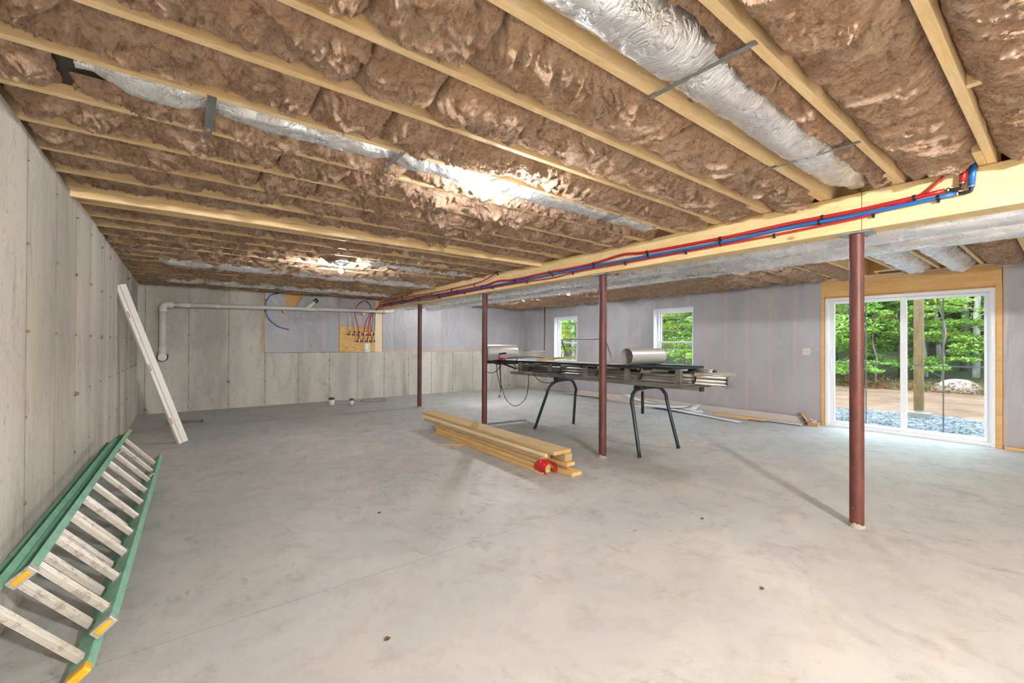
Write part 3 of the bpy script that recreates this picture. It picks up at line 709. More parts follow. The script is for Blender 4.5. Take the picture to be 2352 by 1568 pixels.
def ductY(label, y0, y1, xc, zc, r, seed, amp=.007):
    ys = np.linspace(y0, y1, int((y1-y0)/.022)); an = np.linspace(0, 2*np.pi, 49)
    Yg, A = np.meshgrid(ys, an); A2 = np.where(A > np.pi, 2*np.pi-A, A)
    wr = amp*pn(Yg*4+seed, A2*1.6, seed) + amp*.5*pn(Yg*13+pn(Yg*3,A2*2,seed)*2, A2*3, seed+1) + amp*1.4*np.abs(pn(Yg*.9+seed, A2*3.5, seed+2))
    rr = r + wr
    X = xc + rr*np.cos(A) + .015*pn(Yg*.5, Yg*0+seed, seed); Z = zc - rr*np.sin(A) + .012*pn(Yg*.7+3, Yg*0, seed)
    X[-1] = X[0]; Z[-1] = Z[0]
    return tag(grid_mesh('foil_duct', X, Yg, Z, m_foil_y, flip=False), label, 'duct')
ductY('foil-wrapped main duct running lengthwise right behind the timber beam', -3.2, 9.6, 4.195, 2.235, .112, 41)
ductY('second lengthwise foil-wrapped duct, on the window side of the main one', -3.2, 8.9, 4.455, 2.188, .112, 47)
tag(MB().tube([(4.62,7.5,2.25),(4.66,7.52,2.16),(4.7,7.55,2.10)], [.07,.06,.03], 10).build('foil_end', m_foil, None, True), 'small crumpled foil duct end poking below the ducts near the back', 'duct end')
# straps
def strap(label, p, q, w=.022):
    t = thing('metal_strap', label, 'metal strap', (0,0,0)); p, q = Vector(p), Vector(q); dr = (q-p).normalized(); mid = (p+q)/2
    b = MB().obox(mid, dr, Vector((0,0,1)).cross(dr), (0,0,1), (q-p).length/2, w/2, .0012); b.build('strap', m_galv, t)
    for e in (p+dr*.02, q-dr*.02): MB().tube([e+Vector((0,0,-.004)), e+Vector((0,0,.002))], .006, 8).build('nail', m_steel, t)
    return t
zs = 2.444
strap('long bright galvanised strap under the wide foil duct, nearest the camera', (1.65,.70,zs), (1.65,1.152,zs), .026)
strap('galvanised strap under the wide foil duct close to the beam', (2.906,.70,zs), (2.906,1.15,zs), .024)
strap('upright-looking grey strap under the left part of the long narrow duct', (.10,2.348,zs), (.10,2.795,zs), .036)
strap('grey strap under the long narrow duct, left of the first bulb', (1.005,2.348,zs), (1.005,2.795,zs), .028)
strap('grey strap crossing the long narrow duct just behind the first bulb', (1.85,2.348,zs), (1.85,2.795,zs), .024)
strap('grey strap crossing the long narrow duct near the beam', (2.98,2.348,zs), (2.98,2.795,zs), .024)
strap('thin strap under the foil duct left of the second bulb, far ceiling', (.65,7.26,zs), (.65,7.71,zs), .03)
strap('thin strap under the farthest foil duct', (.95,9.3,zs), (.95,9.75,zs), .03)
strap('thin strap under the foil duct right of the second bulb', (2.35,5.62,zs), (2.35,6.07,zs), .02)
rg = thing('floor_register', 'dark register boot in pine framing above the sliding door', 'register', (8.3,1.62,2.43)); bx(-.06,.02,-.16,.16,-.004,.01).build('opening', m_blk, rg); bx(-.09,.05,-.20,.20,.01,.03).build('frame', m_joist, rg)
rg = thing('floor_register', 'small grey register box in yellow framing near the far left ceiling corner', 'register', (-.30,8.75,2.44)); bx(-.06,.06,-.07,.07,-.004,.012).build('opening', m_galv, rg); bx(-.15,.15,-.10,.10,.012,.03).build('frame', m_lum, rg)
tag(bx(-.45,-.26,2.392,2.75,2.50,2.56).build('duct_gap_shade', m_blk), 'black block for the shade in the opening where the long narrow foil duct starts', 'gap')  # solid black block paints the shade in the hole at the duct start

# ------------------------------------------------------------ beam and columns
bm = thing('support_beam', 'long pale engineered timber beam carrying the joists across the basement', 'beam', (3.975,0,0))
for k in range(4):
    x = -.09+k*.045
    bx(x,x+.0435,YF+.01,.93,2.18,2.449).build('beam_ply', m_beam, bm, bevel=.002)
    bx(x,x+.0435,.934,10.5,2.18,2.449).build('beam_ply', m_beam, bm, bevel=.002)
cols = [(.985,'nearest rust-red steel column, tall at the right of the room'), (3.42,'second rust-red steel column, in front of the metal brake'), (5.945,'third rust-red steel column, behind the lumber pile'), (8.40,'farthest rust-red steel column, thin near the back wall'), (-1.5,'rust-red steel column behind the camera')]
b0 = None
for (y,lab) in cols[:4]:
    if b0 is None:
        c_ = thing('steel_column', lab, 'column', (3.985,y,0), 0, 'steel columns under the beam')
        MB().tube([(0,0,.001),(0,0,2.168)], .0445, 28).build('column_shaft', m_col, c_, True).modifiers.new('e','EDGE_SPLIT')
        bx(-.075,.075,-.10,.10,2.168,2.179).build('cap_plate', m_galv, c_)
        bb = MB(); RR = random.Random(2); n = 24
        for zz, rr in ((0.0,.0485),(.022,.047),(.032,.0455)):
            for k in range(n): bb.v.append(((rr+RR.uniform(0,.002))*math.cos(k*2*math.pi/n), (rr+RR.uniform(0,.002))*math.sin(k*2*math.pi/n), zz+(RR.uniform(-.008,.012) if zz > .01 else 0)))
        for j in range(2):
            for k in range(n): bb.f.append((j*n+k, j*n+(k+1)%n, (j+1)*n+(k+1)%n, (j+1)*n+k))
        bb.build('concrete_collar', simple('splashed_concrete','A59B8C',.9,bump=.4), c_)
        b0 = c_
    else: dup(b0, (3.985,y,0), None, lab)

# ------------------------------------------------------------ heating pipes on the beam
def pipe(name, label, pts, r, m, clips=(), X=3.862, cat='pipe'):
    t = thing(name, label, cat); P = smoothp([(X-(r-.008), y, z) for y, z in pts], 6)
    MB().tube(P, r, 10).build('pipe', m, t, True)
    for yc in clips:
        q = min(P, key=lambda v: abs(v.y-yc)); q2 = P[min(len(P)-1, P.index(q)+1)]; dr = (q2-q).normalized() if (q2-q).length > 0 else Vector((0,1,0))
        b = MB().tube([q-dr*.008, q+dr*.008], r+.0045, 10); b.obox(q+Vector((r*.4,0,-r-.008)), (0,1,0), (1,0,0), (0,0,1), .007, .008, .009); b.build('pipe_clip', m_blackr, t)
    return t, P
bigred = [(.502,2.335),(.938,2.317),(1.402,2.318),(1.946,2.306),(2.717,2.312),(3.043,2.335),(3.449,2.3),(3.953,2.294),(4.223,2.300),(4.974,2.286),(5.4,2.31),(5.836,2.28),(6.612,2.276),(7.325,2.278),(8.0,2.298),(8.6,2.280),(9.05,2.288),(9.757,2.293),(10.197,2.285)]
blue = [(.450,2.301),(.938,2.283),(1.433,2.287),(1.945,2.267),(2.701,2.269),(3.449,2.270),(4.164,2.261),(4.811,2.255),(5.835,2.256),(6.611,2.249),(7.307,2.243),(8.183,2.262),(8.6,2.252),(9.05,2.262),(9.756,2.262),(10.2,2.262)]
thin = [(.473,2.47),(.584,2.354),(.691,2.316),(.805,2.288),(.938,2.264),(1.501,2.25),(2.285,2.244),(3.0,2.242),(3.8,2.238),(4.122,2.216),(4.7,2.226),(5.55,2.230),(6.39,2.226),(7.289,2.213),(7.778,2.208),(8.182,2.232),(9.05,2.238),(9.756,2.234),(10.25,2.232)]
upred = [(5.406,2.46),(5.723,2.385),(6.072,2.348),(6.852,2.338),(7.637,2.331),(8.424,2.345),(9.03,2.350),(9.692,2.356),(10.2,2.345)]
whitep = [(5.378,2.445),(5.649,2.362),(6.085,2.326),(6.852,2.316),(7.316,2.298),(7.637,2.305),(8.423,2.322),(9.03,2.326),(10.029,2.332)]
CL = [1.20,1.95,2.70,3.45,4.20,5.0,5.83,6.6,7.3,8.18,8.9,9.6]
t1, P1 = pipe('heating_pipe', 'thick red plastic pipe clipped along the beam face, upper of the thick pair', bigred, .0135, m_red, [.62]+CL)
t2, P2 = pipe('heating_pipe', 'thick blue plastic pipe clipped along the beam face', blue, .0135, m_blue, [.55]+CL)
t3, P3 = pipe('heating_pipe', 'thin red plastic pipe running lowest on the beam face', thin, .0085, m_red, [.86,1.5,2.28,3.0,3.8,4.7,5.55,6.39,7.29,8.2,9.0,9.7])
pipe('heating_pipe', 'thin red pipe rising off the beam behind the thick joist end', upred, .008, m_red, [5.45,6.07,6.85,7.6,8.4,9.0,9.6], X=3.868)
pipe('heating_pipe', 'clear whitish pipe beside the thin red pipe on the far beam', whitep, .008, m_clear, [5.42,6.1,6.85,7.6,8.4,9.1], X=3.866)
pipe('heating_pipe', 'short thin red pipe bending up at the far beam top', [(8.533,2.445),(8.60,2.402),(8.845,2.400),(9.174,2.393),(10.142,2.385)], .008, m_red, [8.8,9.1,9.5], X=3.868)
for (nm, m, y, z0, z1, P, rr, col_) in (('red', m_red, .425, 2.352, 2.47, P1, .0165, 0), ('blue', m_blue, .385, 2.321, 2.50, P2, .0165, 0)):
    t = thing('riser_pipe', 'thick vertical %s pipe end turning down onto the beam at the right' % nm, 'pipe')
    MB().tube([(3.858,y,z0),(3.858,y-.012,z1)], rr, 12).build('pipe', m, t, True)
    MB().tube([(3.858,y,z0+.004),(3.858,y,z0+.016)], rr+.002, 12).build('clamp', m_steel, t, True)
    zc = z0-.02
    MB().tube(smoothp([(3.858,y,z0+.005),(3.858,y+.002,zc+.002),(3.858,y+.02,zc-.004),(3.858,y+.07,P[0].z)],5), .0105, 10).build('elbow', m_blackr, t, True)
    MB().tube([(3.858,y+.055,P[0].z),(3.858,y+.068,P[0].z)], .0155, 12).build('clamp', m_steel, t, True)
tag(MB().tube([(2.55,.16,2.47),(2.78,.12,2.50)], .03, 12).build('pipe_end', m_red, None, True), 'bright red pipe end above the blocking at the right frame edge', 'pipe')

# ------------------------------------------------------------ lamps
m_bulb = MT('bulb_glow', 'FFFFFF'); m_bulb.p.inputs['Emission Color'].default_value = (1,.97,.93,1); m_bulb.p.inputs['Emission Strength'].default_value = 40; m_bulb = m_bulb.m
def lamp(label, x, y, z, dark=False, power=1.0):
    L = thing('ceiling_lamp', label, 'lamp', (x,y,z), 0, 'bare bulbs on the ceiling')
    ztop = 2.452-z
    b = MB(); n = 28; prof = [(.058,ztop),(.060,ztop-.012),(.052,ztop-.026),(.030,ztop-.034),(.021,ztop-.05),(.0001,ztop-.05)]
    for r_, z_ in prof:
        for k in range(n): b.v.append((r_*math.cos(2*math.pi*k/n), r_*math.sin(2*math.pi*k/n), z_))
    for j in range(len(prof)-1):
        for k in range(n): b.f.append((j*n+k, j*n+(k+1)%n, (j+1)*n+(k+1)%n, (j+1)*n+k))
    b.build('lamp_holder', m_blk if dark else m_white, L, True)
    MB().tube([(0,0,ztop-.04),(0,0,.028)], [.017,.014], 16).build('bulb_neck', m_white, L, True)
    me = bpy.data.meshes.new('bulb'); bmm = bmesh.new(); bmesh.ops.create_uvsphere(bmm, u_segments=20, v_segments=14, radius=.034); bmm.to_mesh(me); bmm.free()
    link('bulb', me, m_bulb, L, True)
    ld = bpy.data.lights.new('bulb_light', 'POINT'); ld.energy = BULB_W*power; ld.shadow_soft_size = .038; ld.color = (.94,.965,1)
    lo = bpy.data.objects.new('bulb_light', ld); C.objects.link(lo); lo.parent = L
    if dark:
        b = MB(); prof = [(.13,ztop+.02),(.11,ztop-.012),(.07,ztop-.04)]
        for r_, z_ in prof:
            for k in range(n): b.v.append((r_*math.cos(2*math.pi*k/n), r_*math.sin(2*math.pi*k/n), z_))
        for j in range(2):
            for k in range(n): b.f.append((j*n+k, j*n+(k+1)%n, (j+1)*n+(k+1)%n, (j+1)*n+k))
        b.build('dark_collar', m_dk, L, True)
    return L
lamp('lit bare bulb in a white holder beside the long narrow foil duct', 1.715, 2.386, 2.33, False, 1.7)
lamp('lit bare bulb under a dark collar on the far ceiling', 1.716, 6.083, 2.33, True, 3.0)
lamp('lit bare bulb beyond the beam, glimpsed under the lengthwise ducts', 5.93, 5.95, 2.325)
lamp('added unseen bulb beyond the beam near the sliding door, hidden behind the ducts', 5.93, 2.2, 2.36, False, 3.2)  # added fill light, out of sight behind the ducts, for the door side
lamp('added unseen bulb beyond the beam near the back wall, hidden behind the ducts', 5.93, 8.3, 2.405, False, 13.0)  # added fill light screened by the ducts, brightens the back of the room
lamp('added unseen bulb behind the camera on the wall side', 1.0, -2.3, 2.33, False, 54.0)  # added strong fill behind the camera, lifts the left wall and ceiling
lamp('added unseen bulb behind the camera on the door side', 5.93, -2.3, 2.36, False, 2.5)  # added fill behind the camera for the right half of the room
# ------------------------------------------------------------ drain pipe on the back wall
dpp = thing('drain_pipe', 'white plastic drain pipe dropping then running along the back wall', 'drain pipe')
def V3(x,y,z): return Vector((x,y,z))
yp = 10.36
MB().tube([V3(-.285,yp,1.12),V3(-.285,yp,1.94)], .054, 20).build('vertical_pipe', m_pvc, dpp, True)
MB().tube(smoothp([V3(-.285,yp,1.92),V3(-.283,yp,2.0),V3(-.24,yp,2.05),V3(-.13,yp,2.06)],6), .063, 20).build('elbow', m_pvc, dpp, True)
MB().tube([V3(-.16,yp,2.06),V3(4.05,yp,2.145)], .043, 20).build('horizontal_pipe', m_pvc, dpp, True)
for x0,x1 in ((-.06,.12),(.5,.6),(2.10,2.42),(3.93,4.05)): MB().tube([V3(x0,yp,2.062+(x0)*.0195),V3(x1,yp,2.062+x1*.0195)], .049, 20).build('coupling', m_pvc, dpp, True)
MB().tube(smoothp([V3(4.02,yp,2.144),V3(4.10,yp,2.15),V3(4.17,yp+.03,2.16),V3(4.19,yp+.12,2.17)],5), .049, 20).build('elbow', m_pvc, dpp, True)
MB().tube([V3(2.18,yp,2.105),V3(2.36,yp-.02,2.27)], .045, 18).build('wye_branch', m_pvc, dpp, True)
MB().tube([V3(2.355,yp-.02,2.265),V3(2.41,yp-.025,2.315)], .049, 18).build('rubber_cap', m_blackr, dpp, True)
MB().tube([V3(2.372,yp-.021,2.281),V3(2.386,yp-.023,2.294)], .0505, 18).build('clamp', m_steel, dpp, True)
MB().tube([V3(-.285,yp,1.28),V3(-.285,yp,1.10)], .061, 20).build('coupling', m_pvc, dpp, True)
MB().tube([V3(-.285,yp+.17,1.07),V3(-.285,yp-.10,1.07)], .068, 22).build('cleanout_tee', m_pvc, dpp, True).modifiers.new('e','EDGE_SPLIT')
b = MB().tube([V3(-.285,yp-.10,1.07),V3(-.285,yp-.115,1.07)], .05, 20); b.obox((-.285,yp-.12,1.07),(1,0,1),(0,1,0),(-1,0,1),.018,.008,.018); b.build('cleanout_plug', m_pvc, dpp)
MB().tube([V3(-.285,YB-.003,1.07),V3(-.285,YB-.03,1.07)], .085, 24).build('wall_seal', m_blackr, dpp, True)
for x, lab in ((1.76,'small wood block propping the drain pipe by the torn plastic'),(3.47,'small wood block under the drain pipe above the chipboard panel')):
    tag(bx(x-.03,x+.03,YB-.16,YB-.022,1.96+x*.018,2.02+x*.018).build('wood_block', m_lum), lab, 'wood block')
# blue loop left of the torn sheet
bl = thing('blue_tube', 'thin blue tube looping down the plastic at the left of the back wall', 'pipe')
MB().tube(smoothp([(1.66,YB-.06,2.42),(1.50,YB-.06,2.36),(1.42,YB-.05,2.2),(1.42,YB-.05,2.0),(1.50,YB-.05,1.83),(1.66,YB-.05,1.70),(1.85,YB-.04,1.645)],6), .011, 8).build('pipe', m_blue, bl, True)
for (x,z) in ((1.425,2.27),(1.415,2.02),(1.85,1.645)): bx(x-.02,x+.02,YB-.075,YB-.035,z-.008,z+.008).build('pipe_clip', m_blackr, bl)
# manifold
mf = thing('pipe_manifold', 'copper two-row pipe manifold with white valve handles on the chipboard panel', 'manifold', (0,YB-.05,0))
for (xa,xb,z,xs) in ((3.13,3.76,1.555,(3.19,3.30,3.41,3.52,3.69)), (3.33,3.78,1.395,(3.385,3.50,3.61,3.72))):
    MB().tube([(xa,0,z),(xb,0,z)], .016, 12).build('header_bar', m_copper, mf, True)
    for x in xs:
        MB().tube([(x,0,z),(x,0,z+.075)], .010, 10).build('valve', m_copper, mf, True)
        bx(x-.004,x+.014,-.035,-.018,z-.02,z+.055).build('valve_handle', m_white, mf, bevel=.003)
        bx(x-.016,x-.006,-.02,0.005,z+.03,z+.09).build('pipe_clamp', m_dk, mf)
    MB().tube([(xb-.01,0,z-.02),(xb-.01,0,z+.035)], .014, 10).build('end_valve', m_dk, mf, True)
bx(3.50,3.60,-.03,-.015,1.592,1.605).build('valve_handle', m_white, mf)
yt = YB-.05
def wt(label, pts, r, m): 
    return tag(MB().tube(smoothp(pts,6), r, 8).build('heating_tube', m, None, True), label, 'pipe')
wt('leftmost clear tube rising from the manifold', [(3.19,yt,1.63),(3.16,yt,1.9),(3.13,yt-.02,2.1),(3.17,yt-.05,2.28),(3.32,yt-.1,2.40),(3.5,yt-.2,2.44)], .008, m_clear)
wt('second clear tube rising from the manifold', [(3.30,yt,1.63),(3.26,yt,1.9),(3.24,yt-.02,2.1),(3.30,yt-.05,2.26),(3.44,yt-.15,2.38),(3.74,yt-.4,2.34)], .008, m_clear)
wt('red tube arching left above the manifold into the ceiling', [(3.385,yt-.02,1.47),(3.36,yt-.03,1.75),(3.29,yt-.04,2.0),(3.30,yt-.05,2.18),(3.40,yt-.1,2.33),(3.58,yt-.2,2.43)], .0105, m_red)
wt('short clear tube with a loose clamp above the manifold', [(3.41,yt,1.63),(3.39,yt,1.72),(3.40,yt-.02,1.79)], .007, m_clear)
wt('red tube from the lower manifold row sweeping to the beam', [(3.50,yt-.02,1.47),(3.52,yt-.03,1.75),(3.60,yt-.06,2.0),(3.72,yt-.15,2.15),(3.84,yt-.3,2.285)], .0105, m_red)
wt('middle red tube from the manifold sweeping to the beam', [(3.61,yt-.02,1.47),(3.61,yt-.03,1.75),(3.65,yt-.07,2.0),(3.74,yt-.16,2.15),(3.84,yt-.28,2.345)], .0095, m_red)
wt('right red tube from the manifold joining the lowest beam pipe', [(3.70,yt-.02,1.47),(3.66,yt-.03,1.75),(3.66,yt-.08,2.0),(3.74,yt-.18,2.14),(3.85,yt-.25,2.232)], .009, m_red)
wt('blue tube from the manifold arching up toward the ceiling', [(3.69,yt-.02,1.63),(3.71,yt-.04,1.9),(3.70,yt-.05,2.12),(3.63,yt-.07,2.28),(3.50,yt-.1,2.40)], .010, m_blue)
wt('white vertical tube at the right of the manifold', [(3.79,yt,1.42),(3.80,yt,1.8),(3.80,yt,2.08)], .012, m_white)
inst = thing('instruction_sheet', 'small white printed card at the bottom of the chipboard panel', 'card', (3.61,YB-.018,1.24))
bx(-.055,.065,-.004,.0,-.10,.10).build('card', m_white, inst)
bx(.035,.043,-.0055,-.004,-.085,.085).build('printed_line', simple('print_ink','4C5566'), inst); bx(.052,.055,-.0055,-.004,-.02,.085).build('printed_line', bpy.data.materials['print_ink'], inst)
MB().prism([(-.035,-.05),(-.01,-.045),(-.004,-.06),(-.02,-.07),(-.03,-.062)], 0, .0015, Matrix.Translation((0,-.004,0)) @ Matrix.Rotation(math.pi/2,4,'X')).build('printed_mark', bpy.data.materials['print_ink'], inst)
# floor fittings at the back
for (x,y,r,h,lab) in ((2.58,9.77,.056,.13,'wider white pipe stub with black cap rising from the floor near the back'),(2.96,9.62,.040,.10,'smaller white pipe stub with black cap rising from the floor')):
    t = thing('pipe_stub', lab, 'pipe stub', (x,y,0)); MB().tube([(0,0,.001),(0,0,h)], r, 20).build('pipe', m_pvc, t, True)
    MB().tube([(0,0,h-.005),(0,0,h+.035)], r+.005, 20).build('rubber_cap', m_blackr, t, True); MB().tube([(0,0,h+.008),(0,0,h+.018)], r+.0065, 20).build('clamp', m_steel, t, True)
b = MB(); n = 40; R = random.Random(9)
for k in range(n):
    a = 2*math.pi*k/n
    for q, z in ((.255,.002),(.27,.012),(.30+R.uniform(-.012,.012),.002)): b.v.append((3.60+q*math.cos(a), 10.06+q*math.sin(a), z))
for k in range(n):
    k2 = (k+1)%n; b.f += [(3*k,3*k+1,3*k2+1,3*k2),(3*k+1,3*k+2,3*k2+2,3*k2+1)]
tag(b.build('floor_ring', simple('rough_ring','8C8A84',.9,bump=.8,var=.4)), 'rough round ring of a sealed pit in the floor by the back wall', 'floor ring')

# ------------------------------------------------------------ white door jamb leaning on the wall
P0 = Vector((.045,7.28,.012)); P1 = Vector((-.612,7.42,2.085)); ax = (P1-P0).normalized()
wdir = Vector((1,0,0)); wdir = (wdir-ax*wdir.dot(ax)).normalized(); nd = ax.cross(wdir).normalized()
if nd.y > 0: nd = -nd
ca, sa = math.cos(.45), math.sin(.45); w_ = wdir*ca - nd*(-sa)*-1; w_ = (wdir*ca + (-nd)*sa).normalized(); n_ = (nd*ca + wdir*sa).normalized()
jb = thing('door_jamb', 'white primed door jamb bundle leaning against the left concrete wall', 'door jamb', P0)
L = (P1-P0).length/2; mid = ax*L
def jb_box(name, wa, wb, na, nb, m, la=-1, lb=1, par=None):
    b = MB().obox(mid + ax*L*(la+lb)/2 + w_*(wa+wb)/2 + n_*(na+nb)/2, ax, w_, n_, L*(lb-la)/2, (wb-wa)/2, (nb-na)/2); return b.build(name, m, par or jb, bevel=.0015)
jb_box('hinge_leg', -.075,-.036,-.045,.008,m_trim); jb_box('stop_leg', -.033,.035,-.045,.014,m_trim)
for la in (-.74,-.06,.60): jb_box('hinge_mortise', -.070,-.052,.0075,.0092,m_brown,la,la+.08)

# ------------------------------------------------------------ extension ladder on its side
A0 = Vector((-.258,2.64,.152)); dl = Vector((.0213,.9997,.010)).normalized(); wl = Vector((-.64,0,.768)); wl = (wl-dl*wl.dot(dl)).normalized(); nl = dl.cross(wl).normalized()
if nl.x > 0: nl = -nl      # toward the wall and down
lad = thing('extension_ladder', 'green fibreglass extension ladder with aluminium rungs lying on its side against the left wall', 'ladder')
def rail(c, y0, y1, outw, name='side_rail'):
    b = MB(); m_ = c + dl*((y0+y1)/2); hl = (y1-y0)/2; hw = .038
    b.obox(m_, dl, nl, wl, hl, hw, .0025)
    for s in (-1,1): b.obox(m_ + nl*s*(hw-.002) + wl*outw*.015, dl, nl, wl, hl, .0025, .016)
    return b.build(name, m_green, lad, bevel=.001)
FW_ = .345
lo_, hi_ = A0, A0 + wl*FW_
rail(lo_, -.13, 3.02, -1); rail(hi_, -.13, 3.02, 1)
off = nl*.086
blo, bhi = A0 + off - wl*.028, A0 + off + wl*(FW_+.028)
rail(blo, -.30, 2.86, -1); rail(bhi, -.30, 2.86, 1)
def rung(c, w0, w1, name='rung'):
    b = MB(); b.obox(c+wl*(w0+w1)/2, wl, dl, nl, (w1-w0)/2, .019, .013)
    for k in range(5): b.obox(c+wl*(w0+w1)/2+dl*(-.014+k*.007)-nl*.0135, wl, dl, nl, (w1-w0)/2, .0017, .0012)
    for k in range(5): b.obox(c+wl*(w0+w1)/2+nl*(-.010+k*.005)-dl*.0195, wl, nl, dl, (w1-w0)/2, .0013, .0012)
    return b.build(name, m_alu, lad, bevel=.0012)
for i in range(10):
    c = A0+dl*.305*i; rung(c, 0, FW_)
    for s, q in ((0.004,-1),(FW_-.004,1)): MB().obox(c+wl*s, wl, dl, nl, .002, .026, .019).build('rung_flange', m_alu, lad, bevel=.004)
for i in range(-1,9): rung(A0+off+dl*(.305*i+(.03 if i >= 0 else .09)), -.028, FW_+.028)
for (c, s) in ((lo_,-1),(hi_,1)):
    e = c - dl*.135 + wl*s*.012
    MB().obox(e, dl, nl, wl, .014, .043, .020).build('end_cap', m_alu, lad, bevel=.003)
    MB().obox(e-dl*.008, dl, nl, wl, .010, .030, .011).build('yellow_plug', m_yel, lad, bevel=.004)
    e2 = c + dl*3.02 + wl*s*.012; MB().obox(e2, dl, nl, wl, .012, .040, .018).build('yellow_plug', m_yel, lad, bevel=.003)
for (c, s) in ((blo,-1),(bhi,1)):
    MB().obox(c-dl*.31+wl*s*.010, dl, nl, wl, .022, .041, .017).build('ladder_foot', m_yel, lad, bevel=.008)
    MB().obox(c-dl*.27+wl*s*.018-nl*.02, dl, nl, wl, .02, .012, .012).build('foot_bracket', m_green, lad, bevel=.002)
for s in (.02, FW_-.02):
    c = A0+dl*.305*7.15+wl*s-nl*.01; b = MB().obox(c, dl, nl, wl, .045, .022, .006); b.obox(c-nl*.03-dl*.02, dl, nl, wl, .012, .014, .006); b.build('rung_lock', m_alu, lad, bevel=.002)
MB().obox(A0+off+wl*(FW_+.02)+dl*2.90, dl, nl, wl, .06,.05,.02).build('pulley_bracket', m_dk, lad, bevel=.004)

# ------------------------------------------------------------ lumber pile
def board(name, label, x0, x1, y0, y1, z0, z1, m, sk=0.):
    t = bx(x0,x1,y0,y1,z0,z1)
    t.v = [(x+sk*(y-y0), y, z) for x,y,z in t.v]
    return tag(t.build(name, m, bevel=.003), label, 'board', 'boards in the lumber pile')
board('lumber_board', 'wide top board of the lumber pile, brownish edge', 3.03,3.275,3.24,6.42,.202,.240, m_lum_dark, .02)
board('lumber_board', 'pale thick board directly under the wide top board', 3.02,3.10,3.36,6.40,.160,.199, m_lum_pale, .02)
board('lumber_board', 'square-ended board under the top board, on the column side', 3.17,3.27,3.22,6.2,.122,.199, m_lum_grey, .02)
board('lumber_board', 'weathered board in the middle of the pile sticking out at the far end', 3.00,3.14,3.42,6.3,.120,.157, m_lum_grey, .025)
board('lumber_board', 'greenish treated board in the middle of the pile, above the red wrapping', 2.99,3.13,3.40,5.9,.080,.117, m_lum_dark, .025)
board('lumber_board', 'short-ended middle board of the pile, on the column side', 3.16,3.27,3.18,6.1,.080,.118, m_lum, .02)
board('lumber_board', 'upper of two golden boards along the near bottom of the pile', 2.96,3.10,3.36,5.80,.041,.077, m_lum, .025)
board('lumber_board', 'lowest golden board on the floor at the near side of the pile', 2.95,3.09,3.36,5.82,.001,.038, m_lum, .025)
board('lumber_board', 'bottom board sticking out farthest toward the camera from the pile', 3.14,3.28,3.09,6.0,.001,.040, m_lum, .02)
board('lumber_board', 'thin board between the bottom ones at the pile\'s far end', 3.12,3.26,3.5,6.0,.043,.077, m_lum_grey, .02)
n1_, n2_ = 26, 22
U, Vv = np.meshgrid(np.linspace(0,1,n1_), np.linspace(0,1,n2_))
ang = U*math.pi*1.25 - .35
Yw = 3.28 + Vv*.20*(.6+.4*np.cos(ang)) - .02 + .012*pn(U*6,Vv*6,3)
Xw = 3.015 - .085*np.cos(ang-.1)*(1-.2*Vv) + .01*pn(U*7,Vv*7,5); Xw = np.minimum(Xw, 3.12); Zw = .055 + .085*np.sin(ang) + .012*pn(U*8+3,Vv*6,7); Zw = np.maximum(Zw, .004)
tag(grid_mesh('wrapping_scrap', Xw, Yw, Zw, m_redfilm), 'torn shiny red plastic wrapping on the near end of the lumber pile', 'plastic wrapping')
tag(MB().prism([(2.69,5.17),(2.90,4.90),(2.97,4.93),(2.93,4.99)], .002, .014).build('wood_shim', m_lum), 'thin wedge of wood lying on the floor left of the lumber pile', 'wood scrap')

# ------------------------------------------------------------ siding brake on two stands
bk = thing('metal_brake', 'long aluminium sheet-metal bending brake standing mid-room on curved dark legs', 'machine', (4.73,3.14,0), -math.atan(.052))
# local frame: x = across, y = along (far end positive), pitch drops slightly with y
def pz_(y): return -.008*(y)
def bar(name, x0, x1, y0, y1, z0, z1, m, par=bk, bevel=.003):
    b = bx(x0,x1,y0,y1,z0,z1); b.v = [(x,y,z+pz_(y)) for x,y,z in b.v]; return b.build(name, m, par, bevel=bevel)
bar('bottom_rail', -.115,-.065,-.62,3.15,.822,.868, m_balu); bar('rail_cap', -.118,-.062,-.63,-.60,.819,.871, m_dk)
bar('rear_rail', .42,.46,-.4,3.1,.822,.865, m_balu)
for k, y in enumerate((-.36,.40,1.18,1.98,2.80)):
    bar('frame_post', -.16,-.115,y-.035,y+.035,.868,1.045, m_balu); bar('post_foot', -.165,.10,y-.045,y+.045,.868,.895, m_balu)
    bar('post_arm', -.115,.45,y-.028,y+.028,.90,.925, m_balu)
    b = MB(); 
    for j in range(13):
        a = -math.pi/2 + j/12*math.pi*1.0
        for (rr, s) in ((.075,-.03),(.075,.03),(.052,.03),(.052,-.03)): b.v.append((-.02 + s*.3, y-.10 - rr*math.cos(a)*.55, .965+rr*math.sin(a)+pz_(y)))
    for j in range(12):
        for q in range(4): b.f.append((j*4+q, j*4+(q+1)%4, (j+1)*4+(q+1)%4, (j+1)*4+q))
    b.build('hinge_casting', m_dk, bk)
    # clamp link in front of each bay
    b = MB(); c0 = Vector((-.05, y-.14, 1.000)); c1 = Vector((.14, y-.52, 1.012)); b.obox((c0+c1)/2, c1-c0, Vector((c1-c0)).cross(Vector((0,0,1))), (0,0,1), (c1-c0).length/2, .005, .022)
    b.v = [(p[0],p[1],p[2]+pz_(p[1])) for p in b.v]; b.build('clamp_link', m_balu, bk, bevel=.002)
    if k: bar('clamp_shadow_plate', .10,.22,y-.66,y-.22,.985,1.02, m_blk)
